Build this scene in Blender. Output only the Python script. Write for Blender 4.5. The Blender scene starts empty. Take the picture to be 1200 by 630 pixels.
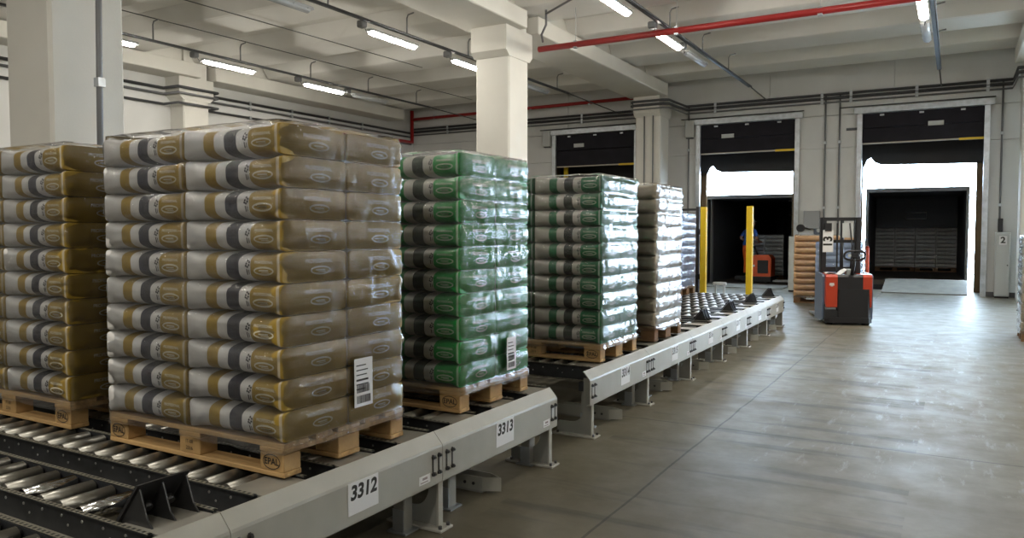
import bpy, math, random
from mathutils import Vector, Matrix, noise
from mathutils.bvhtree import BVHTree
R_ = math.radians
random.seed(7)
sc = bpy.context.scene
COL = sc.collection

# ---------------------------------------------------------------- camera
cd = bpy.data.cameras.new('camera'); cam = bpy.data.objects.new('camera', cd); COL.objects.link(cam)
cam.location = (0, 0, 1.522); cam.rotation_euler = (R_(90 - 2.65), 0, R_(29.97))
cd.sensor_width = 36; cd.lens = 899.4 / 1200 * 36; cd.clip_end = 400
sc.camera = cam

# ---------------------------------------------------------------- world, exposure
SKY = 20.0            # daylight outside the dock doors
LAMP = 47.0          # lit fluorescent diffusers
w = bpy.data.worlds.new('sky'); sc.world = w; w.use_nodes = True
bg = w.node_tree.nodes['Background']; bg.inputs[0].default_value = (.62, .81, 1, 1); bg.inputs[1].default_value = SKY
sc.view_settings.view_transform = 'Standard'; sc.view_settings.look = 'None'
sc.view_settings.exposure = 1.12; sc.view_settings.gamma = 1; sc.view_settings.use_curve_mapping = False
cy = sc.cycles
cy.max_bounces = 8; cy.diffuse_bounces = 4; cy.glossy_bounces = 4; cy.transparent_max_bounces = 20
cy.sample_clamp_indirect = 6; cy.caustics_reflective = False; cy.caustics_refractive = False
cy.use_denoising = True

# ---------------------------------------------------------------- materials
MATS = {}
def mat(name, col, rough=.6, metal=0, var=.0, vscale=6, bump=0, bscale=40, spec=.5, emit=None, dirt=None, stretch=None):
    if name in MATS: return MATS[name]
    m = bpy.data.materials.new(name); m.use_nodes = True; MATS[name] = m
    nt = m.node_tree; b = nt.nodes['Principled BSDF']
    b.inputs['Base Color'].default_value = (*col, 1); b.inputs['Roughness'].default_value = rough
    b.inputs['Metallic'].default_value = metal; b.inputs['Specular IOR Level'].default_value = spec
    tc = nt.nodes.new('ShaderNodeTexCoord'); src = tc.outputs['Object']
    if stretch:
        mp = nt.nodes.new('ShaderNodeMapping'); mp.inputs['Scale'].default_value = stretch
        nt.links.new(src, mp.inputs[0]); src = mp.outputs[0]
    if var:
        n = nt.nodes.new('ShaderNodeTexNoise'); n.inputs['Scale'].default_value = vscale; n.inputs['Detail'].default_value = 5
        nt.links.new(src, n.inputs['Vector'])
        mx = nt.nodes.new('ShaderNodeMix'); mx.data_type = 'RGBA'
        lo = dirt or tuple(c * (1 - var) for c in col); hi = tuple(min(1, c * (1 + var)) for c in col)
        mx.inputs[6].default_value = (*lo, 1); mx.inputs[7].default_value = (*hi, 1)
        mr = nt.nodes.new('ShaderNodeMapRange'); mr.inputs[1].default_value = .3; mr.inputs[2].default_value = .7
        nt.links.new(n.outputs[0], mr.inputs[0]); nt.links.new(mr.outputs[0], mx.inputs[0])
        nt.links.new(mx.outputs[2], b.inputs['Base Color'])
    if bump:
        n2 = nt.nodes.new('ShaderNodeTexNoise'); n2.inputs['Scale'].default_value = bscale; n2.inputs['Detail'].default_value = 4
        nt.links.new(src, n2.inputs['Vector'])
        bp = nt.nodes.new('ShaderNodeBump'); bp.inputs['Strength'].default_value = bump; bp.inputs['Distance'].default_value = .02
        nt.links.new(n2.outputs[0], bp.inputs['Height']); nt.links.new(bp.outputs[0], b.inputs['Normal'])
    if emit:
        b.inputs['Emission Color'].default_value = (*emit[0], 1); b.inputs['Emission Strength'].default_value = emit[1]
    return m

class NT:
    """tiny helper to chain math nodes"""
    def __init__(s, m): s.t = m.node_tree
    def v(s, x, sock):
        if isinstance(x, (int, float)): sock.default_value = x
        else: s.t.links.new(x, sock)
    def m(s, op, a, b=0, c=None):
        n = s.t.nodes.new('ShaderNodeMath'); n.operation = op
        s.v(a, n.inputs[0]); s.v(b, n.inputs[1])
        if c is not None: s.v(c, n.inputs[2])
        return n.outputs[0]
    def mix(s, f, a, b):
        n = s.t.nodes.new('ShaderNodeMix'); n.data_type = 'RGBA'; s.v(f, n.inputs[0])
        for x, k in ((a, 6), (b, 7)):
            if isinstance(x, tuple): n.inputs[k].default_value = (*x, 1)
            else: s.t.links.new(x, n.inputs[k])
        return n.outputs[2]
    def band(s, x, a, b): return s.m('MULTIPLY', s.m('GREATER_THAN', x, a), s.m('LESS_THAN', x, b))
    def noise(s, vec, scale, detail=4, rough=.5):
        n = s.t.nodes.new('ShaderNodeTexNoise'); n.inputs['Scale'].default_value = scale; n.inputs['Detail'].default_value = detail
        n.inputs['Roughness'].default_value = rough; s.t.links.new(vec, n.inputs['Vector']); return n.outputs[0]
    def mapping(s, vec, scale, rot=(0, 0, 0)):
        n = s.t.nodes.new('ShaderNodeMapping'); n.inputs['Scale'].default_value = scale; n.inputs['Rotation'].default_value = rot
        s.t.links.new(vec, n.inputs[0]); return n.outputs[0]
    def rng(s, x, a, b, c=0, d=1):
        n = s.t.nodes.new('ShaderNodeMapRange'); s.v(x, n.inputs[0])
        for k, q in enumerate((a, b, c, d)): n.inputs[k + 1].default_value = q
        return n.outputs[0]
    def xyz(s, kind='Object'):
        tc = s.t.nodes.new('ShaderNodeTexCoord'); sp = s.t.nodes.new('ShaderNodeSeparateXYZ')
        s.t.links.new(tc.outputs[kind], sp.inputs[0]); return tc.outputs[kind], sp.outputs

M_WALL = mat('painted_concrete_wall', (.66, .665, .655), .75, var=.05, vscale=1.2, bump=.05, bscale=60)
M_COLM = mat('painted_column', (.72, .705, .655), .7, var=.04, vscale=1.5, bump=.04, bscale=50)
M_CEIL = mat('white_ceiling_panel', (.82, .81, .78), .8, var=.05, vscale=1.0)
M_DARK = mat('dark_rubber', (.012, .012, .014), .7)
M_BLACK = mat('black_plastic', (.015, .015, .018), .45)
M_GALV = mat('galvanised_steel', (.50, .53, .56), .38, .75, var=.15, vscale=8)
M_CONDUIT = mat('grey_conduit', (.20, .205, .215), .5, .3)
M_TRAY = mat('dark_cable_tray', (.085, .088, .095), .5, .3)
M_REDPIPE = mat('red_sprinkler_pipe', (.36, .018, .018), .4)
M_RAIL = mat('grey_painted_steel', (.40, .392, .345), .42, .0, var=.07, vscale=5, bump=.03, bscale=18)
M_RAILD = mat('grey_painted_leg', (.30, .30, .275), .5, var=.08)
M_TRACK = mat('dark_galvanised_track', (.055, .058, .064), .45, .55, var=.25, vscale=12)
M_FLANGE = None
M_ROLL = mat('steel_roller', (.32, .31, .28), .36, .8, var=.3, vscale=7)
M_ROLLCAP = mat('roller_end_cap', (.02, .02, .022), .5)
M_WOOD = mat('pallet_pine', (.50, .315, .13), .75, var=.28, vscale=5, bump=.15, bscale=30, stretch=(.5, 6, 6))
M_WOOD2 = mat('pallet_block_wood', (.46, .285, .115), .8, var=.25, vscale=9, bump=.12, bscale=40)
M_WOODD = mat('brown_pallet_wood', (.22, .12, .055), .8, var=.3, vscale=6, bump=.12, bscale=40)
M_INK = mat('dark_ink', (.02, .018, .015), .6)
M_PAPER = mat('white_paper', (.80, .80, .80), .6)
M_BOLT = mat('dark_bolt', (.10, .10, .105), .35, .8)
M_PLATE = mat('beige_steel_plate', (.34, .325, .285), .45, .3, var=.1)
M_YEL = mat('yellow_paint', (.78, .53, .015), .45, var=.06)
M_ORANGE = mat('orange_red_paint', (.62, .075, .02), .35)
M_DOOR = mat('black_sectional_door', (.012, .011, .017), .55, var=.2, vscale=3, spec=.2)
M_SHEL = mat('shelter_fabric', (.018, .016, .016), .6)
M_SHELB = mat('shelter_side_fabric', (.11, .065, .022), .7, var=.2, vscale=2)
M_GREYBOX = mat('light_grey_cabinet', (.52, .54, .53), .5)
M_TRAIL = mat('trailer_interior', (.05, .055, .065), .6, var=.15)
M_OUT = mat('outdoor_concrete', (.55, .54, .52), .9, var=.1, vscale=.5)
M_LAMPB = mat('lamp_housing', (.55, .57, .58), .4)
M_LIT = mat('lit_diffuser', (.9, .9, .9), .5, emit=((1, .94, .83), LAMP))
M_UNLIT = mat('unlit_diffuser', (.55, .58, .62), .25)
M_SKIN = mat('skin', (.45, .26, .18), .6)

def floor_material():
    m = bpy.data.materials.new('worn_concrete_floor'); m.use_nodes = True
    t = NT(m); b = m.node_tree.nodes['Principled BSDF']; P, s = t.xyz()
    n1 = t.noise(P, .45, 6, .6); n2 = t.noise(P, 3.2, 6, .65); n3 = t.noise(t.mapping(P, (1, .16, 1), (0, 0, R_(-8))), 2.4, 5, .6)
    c = t.mix(t.rng(n1, .35, .68), (.132, .117, .082), (.182, .164, .119))
    c = t.mix(t.rng(n2, .42, .75, 0, .45), c, (.112, .099, .070))
    c = t.mix(t.rng(n3, .56, .72, 0, .35), c, (.092, .081, .060))
    # tyre scuffs running across the aisle
    sm = t.noise(t.mapping(P, (.55, 5.5, 1), (0, 0, R_(6))), 1.0, 3, .5)
    zone = t.m('MULTIPLY', t.band(s[0], -2.2, -.2), t.band(s[1], 3.0, 14.5))
    c = t.mix(t.m('MULTIPLY', t.rng(sm, .54, .64, 0, .6), zone), c, (.048, .043, .036))
    # pale scrapes
    sp = t.noise(t.mapping(P, (4, .8, 1), (0, 0, R_(35))), 3.0, 6, .7)
    zone2 = t.m('MULTIPLY', t.band(s[0], -1.3, .8), t.band(s[1], 5.2, 12.5))
    c = t.mix(t.m('MULTIPLY', t.rng(sp, .57, .68, 0, .5), zone2), c, (.31, .31, .30))
    # saw-cut joints
    wob = t.m('MULTIPLY', t.m('SUBTRACT', t.noise(P, 1.3, 3), .5), .05)
    jx = t.m('LESS_THAN', t.m('ABSOLUTE', t.m('ADD', t.m('ADD', s[0], 1.58), wob)), .008)
    jx2 = t.m('LESS_THAN', t.m('ABSOLUTE', t.m('SUBTRACT', s[0], 2.9)), .008)
    jy = t.m('LESS_THAN', t.m('ABSOLUTE', t.m('ADD', t.m('SUBTRACT', s[1], 5.96), wob)), .009)
    jy2 = t.m('LESS_THAN', t.m('ABSOLUTE', t.m('SUBTRACT', s[1], 12.4)), .009)
    j = t.m('MAXIMUM', t.m('MAXIMUM', jx, jx2), t.m('MAXIMUM', jy, jy2))
    c = t.mix(t.m('MULTIPLY', j, .75), c, (.03, .027, .022))
    m.node_tree.links.new(c, b.inputs['Base Color'])
    m.node_tree.links.new(t.rng(n2, .3, .75, .36, .58), b.inputs['Roughness']); b.inputs['Specular IOR Level'].default_value = .35
    bp = m.node_tree.nodes.new('ShaderNodeBump'); bp.inputs['Strength'].default_value = .12; bp.inputs['Distance'].default_value = .01
    m.node_tree.links.new(n2, bp.inputs['Height']); m.node_tree.links.new(bp.outputs[0], b.inputs['Normal'])
    return m
M_FLOOR = floor_material()

def perforated():
    m = bpy.data.materials.new('perforated_flange'); m.use_nodes = True
    t = NT(m); b = m.node_tree.nodes['Principled BSDF']; P, s = t.xyz()
    f = t.m('FRACT', t.m('MULTIPLY', s[0], 1 / .028))
    hole = t.m('MULTIPLY', t.band(f, .25, .75), t.band(t.m('ABSOLUTE', s[1]), 0, .007))
    c = t.mix(hole, (.30, .285, .235), (.012, .012, .012))
    m.node_tree.links.new(c, b.inputs['Base Color']); b.inputs['Roughness'].default_value = .45; b.inputs['Metallic'].default_value = .3
    return m
M_FLANGE = perforated()

def sack_material(name, main, dark, white, end=None):
    """sack: white / colour stripe / white / dark stripe / white with marks / colour, long axis = object x (-.3 .. .3)"""
    m = bpy.data.materials.new(name); m.use_nodes = True
    t = NT(m); b = m.node_tree.nodes['Principled BSDF']; P, s = t.xyz(); x, y, z = s[0], s[1], s[2]
    u = t.m('DIVIDE', t.m('ADD', x, .3), .6)
    c = t.mix(t.band(u, .23, .345), white, main)
    c = t.mix(t.band(u, .455, .585), c, dark)
    c = t.mix(t.m('GREATER_THAN', u, .70), c, main)
    c = t.mix(t.m('LESS_THAN', u, .015), c, main)
    # pale welded seam round the end
    c = t.mix(t.band(u, .962, .984), c, tuple(min(1, q * .55 + .3) for q in main))
    # soft print variation
    n = t.noise(P, 9, 4); c = t.mix(t.rng(n, .3, .75, 0, .22), c, tuple(q * .45 for q in main))
    m.node_tree.links.new(c, b.inputs['Base Color']); b.inputs['Roughness'].default_value = .42
    wr = t.noise(t.mapping(P, (6, 30, 18)), 1.0, 3); bp = m.node_tree.nodes.new('ShaderNodeBump')
    bp.inputs['Strength'].default_value = .35; bp.inputs['Distance'].default_value = .006
    m.node_tree.links.new(wr, bp.inputs['Height']); m.node_tree.links.new(bp.outputs[0], b.inputs['Normal'])
    return m
SACKM = {
 'gold': sack_material('gold_sack_print', (.39, .255, .035), (.016, .022, .055), (.78, .77, .76)),
 'green': sack_material('green_sack_print', (.02, .33, .065), (.022, .015, .015), (.66, .64, .57)),
 'dkgreen': sack_material('dark_green_sack_print', (.010, .17, .06), (.022, .015, .015), (.60, .57, .50)),
 'white': mat('plain_sack_paper', (.50, .44, .34), .6, var=.10, vscale=7, bump=.35, bscale=22),
 'grey': mat('grey_sack_plastic', (.60, .61, .63), .45, var=.1, vscale=7, bump=.3, bscale=22),
 'peach': mat('peach_sack_paper', (.88, .52, .25), .5, var=.1, vscale=7, bump=.3, bscale=22),
 'blue': mat('daylight_tinted_sack_plastic', (.42, .55, .82), .4, var=.12, vscale=7, bump=.3, bscale=22)}  # last entry: blue daylight falling on the wrapped loads is put into the sack colour
M_PRINTW = {'gold': mat('cream_print_gold', (.70, .65, .50), .5), 'green': mat('pale_print_green', (.45, .58, .42), .5), 'dkgreen': mat('pale_print_dark_green', (.42, .52, .38), .5)}
M_PRINTM = mat('black_marks', (.03, .03, .035), .5)

def film_material(name, haze, tint=(.86, .89, .92), dens=1.0):
    m = bpy.data.materials.new(name); m.use_nodes = True; nt = m.node_tree
    t = NT(m); P, s = t.xyz()
    out = nt.nodes['Material Output']; nt.nodes.remove(nt.nodes['Principled BSDF'])
    tr = nt.nodes.new('ShaderNodeBsdfTransparent'); tr.inputs[0].default_value = (.97, .975, .98, 1)
    gl = nt.nodes.new('ShaderNodeBsdfGlossy'); gl.inputs['Roughness'].default_value = .07
    df = nt.nodes.new('ShaderNodeBsdfDiffuse'); df.inputs[0].default_value = (*tint, 1)
    tl = nt.nodes.new('ShaderNodeBsdfTranslucent'); tl.inputs[0].default_value = (*tint, 1)
    # wrinkles pulled round the load: fine streaks plus broad dents
    w1 = t.noise(t.mapping(P, (3.0, 3.0, 38)), 1.0, 5, .65); w2 = t.noise(t.mapping(P, (9, 9, 5)), 1.0, 4, .6)
    hgt = t.m('ADD', t.m('MULTIPLY', w1, .55), t.m('MULTIPLY', w2, .6))
    bp = nt.nodes.new('ShaderNodeBump'); bp.inputs['Strength'].default_value = .7; bp.inputs['Distance'].default_value = .011
    nt.links.new(hgt, bp.inputs['Height'])
    for n in (gl, df, tl): nt.links.new(bp.outputs[0], n.inputs['Normal'])
    # haze: patches of several film layers
    h1 = t.noise(t.mapping(P, (2.2, 2.2, 3.2)), 1.0, 4, .55); h2 = t.noise(t.mapping(P, (2.5, 2.5, 60)), 1.0, 3, .6)
    hz = t.m('ADD', t.rng(h1, .40, .66, haze * .35, haze * 1.7), t.rng(h2, .58, .74, 0, haze * .8))
    fr = nt.nodes.new('ShaderNodeFresnel'); fr.inputs['IOR'].default_value = 1.38; nt.links.new(bp.outputs[0], fr.inputs['Normal'])
    ad = nt.nodes.new('ShaderNodeMixShader'); ad.inputs[0].default_value = .45
    nt.links.new(df.outputs[0], ad.inputs[1]); nt.links.new(tl.outputs[0], ad.inputs[2])
    m1 = nt.nodes.new('ShaderNodeMixShader'); nt.links.new(hz, m1.inputs[0]); nt.links.new(tr.outputs[0], m1.inputs[1]); nt.links.new(ad.outputs[0], m1.inputs[2])
    m2 = nt.nodes.new('ShaderNodeMixShader'); nt.links.new(t.m('MINIMUM', t.m('ADD', t.m('MULTIPLY', fr.outputs[0], 1.5 * dens), .03), .95), m2.inputs[0])
    nt.links.new(m1.outputs[0], m2.inputs[1]); nt.links.new(gl.outputs[0], m2.inputs[2])
    nt.links.new(m2.outputs[0], out.inputs[0])
    return m
FILM = {'a': film_material('stretch_film', .04), 'b': film_material('stretch_film_heavy', .06), 'g': film_material('stretch_film_greenish', .075, (.80, .90, .88))}

# ---------------------------------------------------------------- mesh helpers
class MB:
    def __init__(s): s.v = []; s.f = []; s.sm = []; s.mi = []; s.cur = 0
    def face(s, idx, smooth=False): s.f.append(idx); s.sm.append(smooth); s.mi.append(s.cur)
    def box(s, x0, x1, y0, y1, z0, z1, M=None):
        b = len(s.v); P = [(x, y, z) for z in (z0, z1) for y in (y0, y1) for x in (x0, x1)]
        s.v += [tuple(M @ Vector(p)) for p in P] if M else P
        for q in ((0, 2, 3, 1), (4, 5, 7, 6), (0, 1, 5, 4), (2, 6, 7, 3), (0, 4, 6, 2), (1, 3, 7, 5)): s.face([b + i for i in q])
        return s
    def rbox(s, x0, x1, y0, y1, z0, z1, r, M=None):
        """box with all edges chamfered by r"""
        b = len(s.v); cx = [(x0, x0 + r, x1 - r, x1), (y0, y0 + r, y1 - r, y1), (z0, z0 + r, z1 - r, z1)]
        idx = {}
        for i in (0, 1):
            for j in (0, 1):
                for k in (0, 1):
                    for ax in range(3):
                        c = [cx[0][1 + i], cx[1][1 + j], cx[2][1 + k]]; c[ax] = cx[ax][3 * (i, j, k)[ax]]
                        idx[i, j, k, ax] = len(s.v); s.v.append(tuple(M @ Vector(c)) if M else tuple(c))
        g = lambda i, j, k, a: idx[i, j, k, a]
        for a in range(3):
            o = [q for q in range(3) if q != a]
            for e in (0, 1):
                def key(p, q):
                    t = [0, 0, 0]; t[a] = e; t[o[0]] = p; t[o[1]] = q; return tuple(t)
                s.face([g(*key(p, q), a) for p, q in ((0, 0), (1, 0), (1, 1), (0, 1))])
        for a in range(3):
            o = [q for q in range(3) if q != a]
            for p in (0, 1):
                for q in (0, 1):
                    def key(e):
                        t = [0, 0, 0]; t[a] = e; t[o[0]] = p; t[o[1]] = q; return tuple(t)
                    s.face([g(*key(0), o[0]), g(*key(1), o[0]), g(*key(1), o[1]), g(*key(0), o[1])])
        for i in (0, 1):
            for j in (0, 1):
                for k in (0, 1): s.face([g(i, j, k, a) for a in range(3)])
        return s
    def tube(s, p0, p1, r, n=10, r2=None, cap=True, smooth=True):
        p0 = Vector(p0); p1 = Vector(p1); d = (p1 - p0).normalized(); r2 = r if r2 is None else r2
        a = d.orthogonal().normalized(); c = d.cross(a); b = len(s.v)
        for p, rr in ((p0, r), (p1, r2)):
            for i in range(n):
                t = 2 * math.pi * i / n; s.v.append(tuple(p + a * math.cos(t) * rr + c * math.sin(t) * rr))
        for i in range(n): s.face([b + i, b + (i + 1) % n, b + n + (i + 1) % n, b + n + i], smooth)
        if cap: s.face([b + i for i in range(n)][::-1]); s.face([b + n + i for i in range(n)])
        return s
    def path(s, pts, r, n=8):
        pts = [Vector(p) for p in pts]; b = len(s.v); prev = None
        for i, p in enumerate(pts):
            d = (pts[min(i + 1, len(pts) - 1)] - pts[max(i - 1, 0)]).normalized()
            a = d.orthogonal().normalized() if prev is None else (prev - d * prev.dot(d)).normalized()
            prev = a; c = d.cross(a)
            for k in range(n):
                t = 2 * math.pi * k / n; s.v.append(tuple(p + a * math.cos(t) * r + c * math.sin(t) * r))
        for i in range(len(pts) - 1):
            for k in range(n): s.face([b + i * n + k, b + i * n + (k + 1) % n, b + (i + 1) * n + (k + 1) % n, b + (i + 1) * n + k], True)
        s.face([b + k for k in range(n)][::-1]); s.face([b + (len(pts) - 1) * n + k for k in range(n)])
        return s
    def prism(s, poly, ax, a0, a1):
        """poly in the two other axes (in x,y,z order), extruded along ax"""
        n = len(poly); b = len(s.v)
        for a in (a0, a1):
            for p, q in poly:
                c = [p, q]; c.insert(ax, a); s.v.append(tuple(c))
        for i in range(n): s.face([b + i, b + (i + 1) % n, b + n + (i + 1) % n, b + n + i])
        s.face([b + i for i in range(n)][::-1]); s.face([b + n + i for i in range(n)])
        return s
    def sheet(s, line, ax, a0, a1, th):
        """open polyline thickened to a plate profile, extruded along ax"""
        L = [Vector((p, q)) for p, q in line]; off = []
        for i, p in enumerate(L):
            d = (L[min(i + 1, len(L) - 1)] - L[max(i - 1, 0)]).normalized(); off.append(p + Vector((-d.y, d.x)) * th)
        return s.prism([tuple(p) for p in L] + [tuple(p) for p in off[::-1]], ax, a0, a1)
    def mesh(s, name, mats=None):
        me = bpy.data.meshes.new(name); me.from_pydata(s.v, [], s.f); me.update()
        for p, q, k in zip(me.polygons, s.sm, s.mi): p.use_smooth = q; p.material_index = k
        import bmesh
        bm = bmesh.new(); bm.from_mesh(me); bmesh.ops.recalc_face_normals(bm, faces=bm.faces); bm.to_mesh(me); bm.free()
        for m in (mats or []): me.materials.append(m)
        return me

def obj(name, me, m=None, parent=None, loc=(0, 0, 0), rot=(0, 0, 0)):
    if isinstance(me, MB): me = me.mesh(name)
    if m is not None and not me.materials: me.materials.append(m)
    o = bpy.data.objects.new(name, me); COL.objects.link(o); o.location = loc; o.rotation_euler = rot
    if parent: o.parent = parent
    return o
def tag(o, label=None, cat=None, group=None, kind=None):
    for k, q in (('label', label), ('category', cat), ('group', group), ('kind', kind)):
        if q: o[k] = q
    return o
def empty(name, loc=(0, 0, 0), rz=0, **k):
    o = bpy.data.objects.new(name, None); COL.objects.link(o); o.location = loc; o.rotation_euler = (0, 0, rz); o.empty_display_size = .1
    return tag(o, **k)
KIDS = {}
def copy_tree(o, parent=None):
    c = o.copy(); COL.objects.link(c); c.parent = parent
    for ch in [k for k in bpy.data.objects if k.parent == o]: copy_tree(ch, c)
    return c
def text_mesh(s, size, bold=0.0, align='CENTER', shear=0):
    cu = bpy.data.curves.new('t', 'FONT'); cu.body = s; cu.size = size; cu.offset = bold; cu.align_x = align; cu.align_y = 'CENTER'; cu.resolution_u = 3; cu.shear = shear
    o = bpy.data.objects.new('t', cu); COL.objects.link(o); dg = bpy.context.evaluated_depsgraph_get()
    me = bpy.data.meshes.new_from_object(o.evaluated_get(dg)); bpy.data.objects.remove(o); bpy.data.curves.remove(cu); me.materials.clear()
    return me
def ordinal(i): return ['top', 'second', 'third', 'fourth', 'fifth', 'sixth', 'seventh', 'eighth', 'ninth', 'bottom'][i]

# ================================================================ THE SHELL
XL, XR_, YB, YF = -16.55, 10.7, 21.7, -8.0
fl = obj('floor', MB().box(XL, XR_, YF, 23.1, -.3, 0), M_FLOOR); tag(fl, kind='structure')
obj('floor', MB().box(-60, 60, 23.1, 120, -1.4, -1.2), M_OUT).__setitem__('kind', 'structure')
tag(bpy.data.objects['floor.001'], 'pale outdoor concrete yard beyond the dock doors', None)
DOORS = [(-11.0, -8.2), (-6.42, -3.66), (-2.22, .65), (2.4, 5.16), (6.6, 9.47)]
DH = 4.6
# back wall: precast panels, each a child
wb = empty('wall_back', (0, YB, 0), kind='structure')
edges = [XL] + [e for d in DOORS for e in d] + [XR_]
def wall_panel(x0, x1, z0, z1):
    g = .006
    mid = [x0]
    n = max(1, round((x1 - x0) / 3.2)); mid = [x0 + (x1 - x0) * i / n for i in range(n + 1)]
    for a, b in zip(mid, mid[1:]):
        obj('wall_panel', MB().rbox(a + g, b - g, 0, .25, z0 + g, z1 - g, .008), M_WALL, wb)
for i in range(0, len(edges), 2):
    a, b = edges[i], edges[i + 1]
    wall_panel(a, b, 0, 3.75); wall_panel(a, b, 3.75, DH)
    obj('wall_core', MB().box(a + .02, b - .02, .03, .24, 0, DH), M_WALL, wb)
wall_panel(XL, XR_, DH, 6.15)
obj('wall_core', MB().box(XL, XR_, .03, .24, DH + .01, 6.15), M_WALL, wb)
for nm, bx in (('wall_left', (XL - .25, XL, YF, YB + .25, -.3, 6.2)), ('wall_right', (XR_, XR_ + .25, YF, YB + .25, -.3, 6.2)), ('wall_front', (XL, XR_, YF - .25, YF, -.3, 6.2))):
    tag(obj(nm, MB().box(*bx), M_WALL), kind='structure')
bb = MB().box(.66, 2.38, YB - .03, YB, 0, .12); tag(obj('baseboard_back', bb, mat('dark_grey_skirting', (.10, .10, .105), .6)), kind='structure')
# ceiling: slab plus ribbed precast panels, each a child
ce = tag(obj('ceiling', MB().box(XL, XR_, YF, YB + .25, 6.16, 6.35), M_CEIL), kind='structure')
prof = [(0.008, 5.95), (.24, 5.66), (.30, 5.645), (1.26, 5.645), (1.32, 5.66), (1.56, 5.95), (2.352, 5.95), (2.352, 6.16), (.008, 6.16)]
bays = [(-16.1, -7.66), (-7.14, 1.34), (1.86, 10.7)]
pm = {}
for k in range(-8, 4):
    y0 = 14.56 + 2.36 * k
    if y0 + 2.36 > YB + .1: 
        poly = [(q, z) for q, z in prof if y0 + q < YB]; last = YB - y0
        poly = [(0.008, 5.95), (.24, 5.66), (.30, 5.645), (last, 5.645), (last, 6.16), (.008, 6.16)] if last < 1.3 else prof
    else: poly = prof
    if y0 > YB - .2: continue
    for bi, (a, b) in enumerate(bays):
        key = (bi, len(poly))
        if key not in pm: pm[key] = MB().prism(poly, 0, a, b).mesh('ceiling_panel')
        obj('ceiling_panel', pm[key], M_CEIL, ce, (0, y0, 0))
# beams and columns
CX = [-16.41, -7.41, 1.59, 10.59]
CYS = [-4.25, 3.95, 12.12, 20.35]
colnames = {(-7.41, 3.95): 'big pale square concrete column with grey conduit, nearest, at left edge', (-7.41, 12.12): 'pale square concrete column with capital standing behind the green sacks',
  (-7.41, 20.35): 'grey lit column on the dock wall between the first and second doors', (-16.41, 12.12): 'cream column with wide capital at the far left wall',
  (1.59, 20.35): 'column at the right end of the dock wall beside door number two'}
for x in CX:
    bmb = None
    for y0, y1 in ((YF, 3.9), (4.6, 12.5), (12.92, 20.4)):
        if x in (-16.41, 10.59) : pass
        b = obj('ceiling_beam', MB().rbox(x - .535, x + .535, y0, y1, 5.27, 5.60, .015), M_COLM)
        obj('beam_web', MB().box(x - .26, x + .26, y0, y1, 5.6, 6.16), M_COLM, b)
        side = {-16.41: 'left wall', -7.41: 'middle column row', 1.59: 'right column row', 10.59: 'right wall'}[x]
        pos = 'far' if y0 > 12 else 'near' if y0 > 0 else 'nearest'
        tag(b, f'{pos} wide concrete ceiling beam along the {side}', 'beam', 'concrete ceiling beams')
    for y in CYS:
        if x in (-16.41, 10.59) and (y < 0 or y > 20): continue
        h = .36
        c = obj('column', MB().prism([(x - h + .03, y), (x + h - .03, y), (x + h, y + .03), (x + h, y + .69), (x + h - .03, y + .72), (x - h + .03, y + .72), (x - h, y + .69), (x - h, y + .03)], 2, 0, 5.27), M_COLM)
        obj('capital', MB().prism([(y - .13, 5.27), (y - .13, 4.83), (y - .02, 4.73), (y + .74, 4.73), (y + .85, 4.83), (y + .85, 5.27)], 0, x - .375, x + .375), M_COLM, c)
        obj('column_head', MB().box(x - h + .02, x + h - .02, y + .04, y + .68, 5.27, 6.1), M_COLM, c)
        tag(c, colnames.get((x, y), f'pale square concrete column of the hall, row {"left" if x < -10 else "middle" if x < 0 else "right"}, out of view'), 'column', 'concrete columns')

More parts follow.
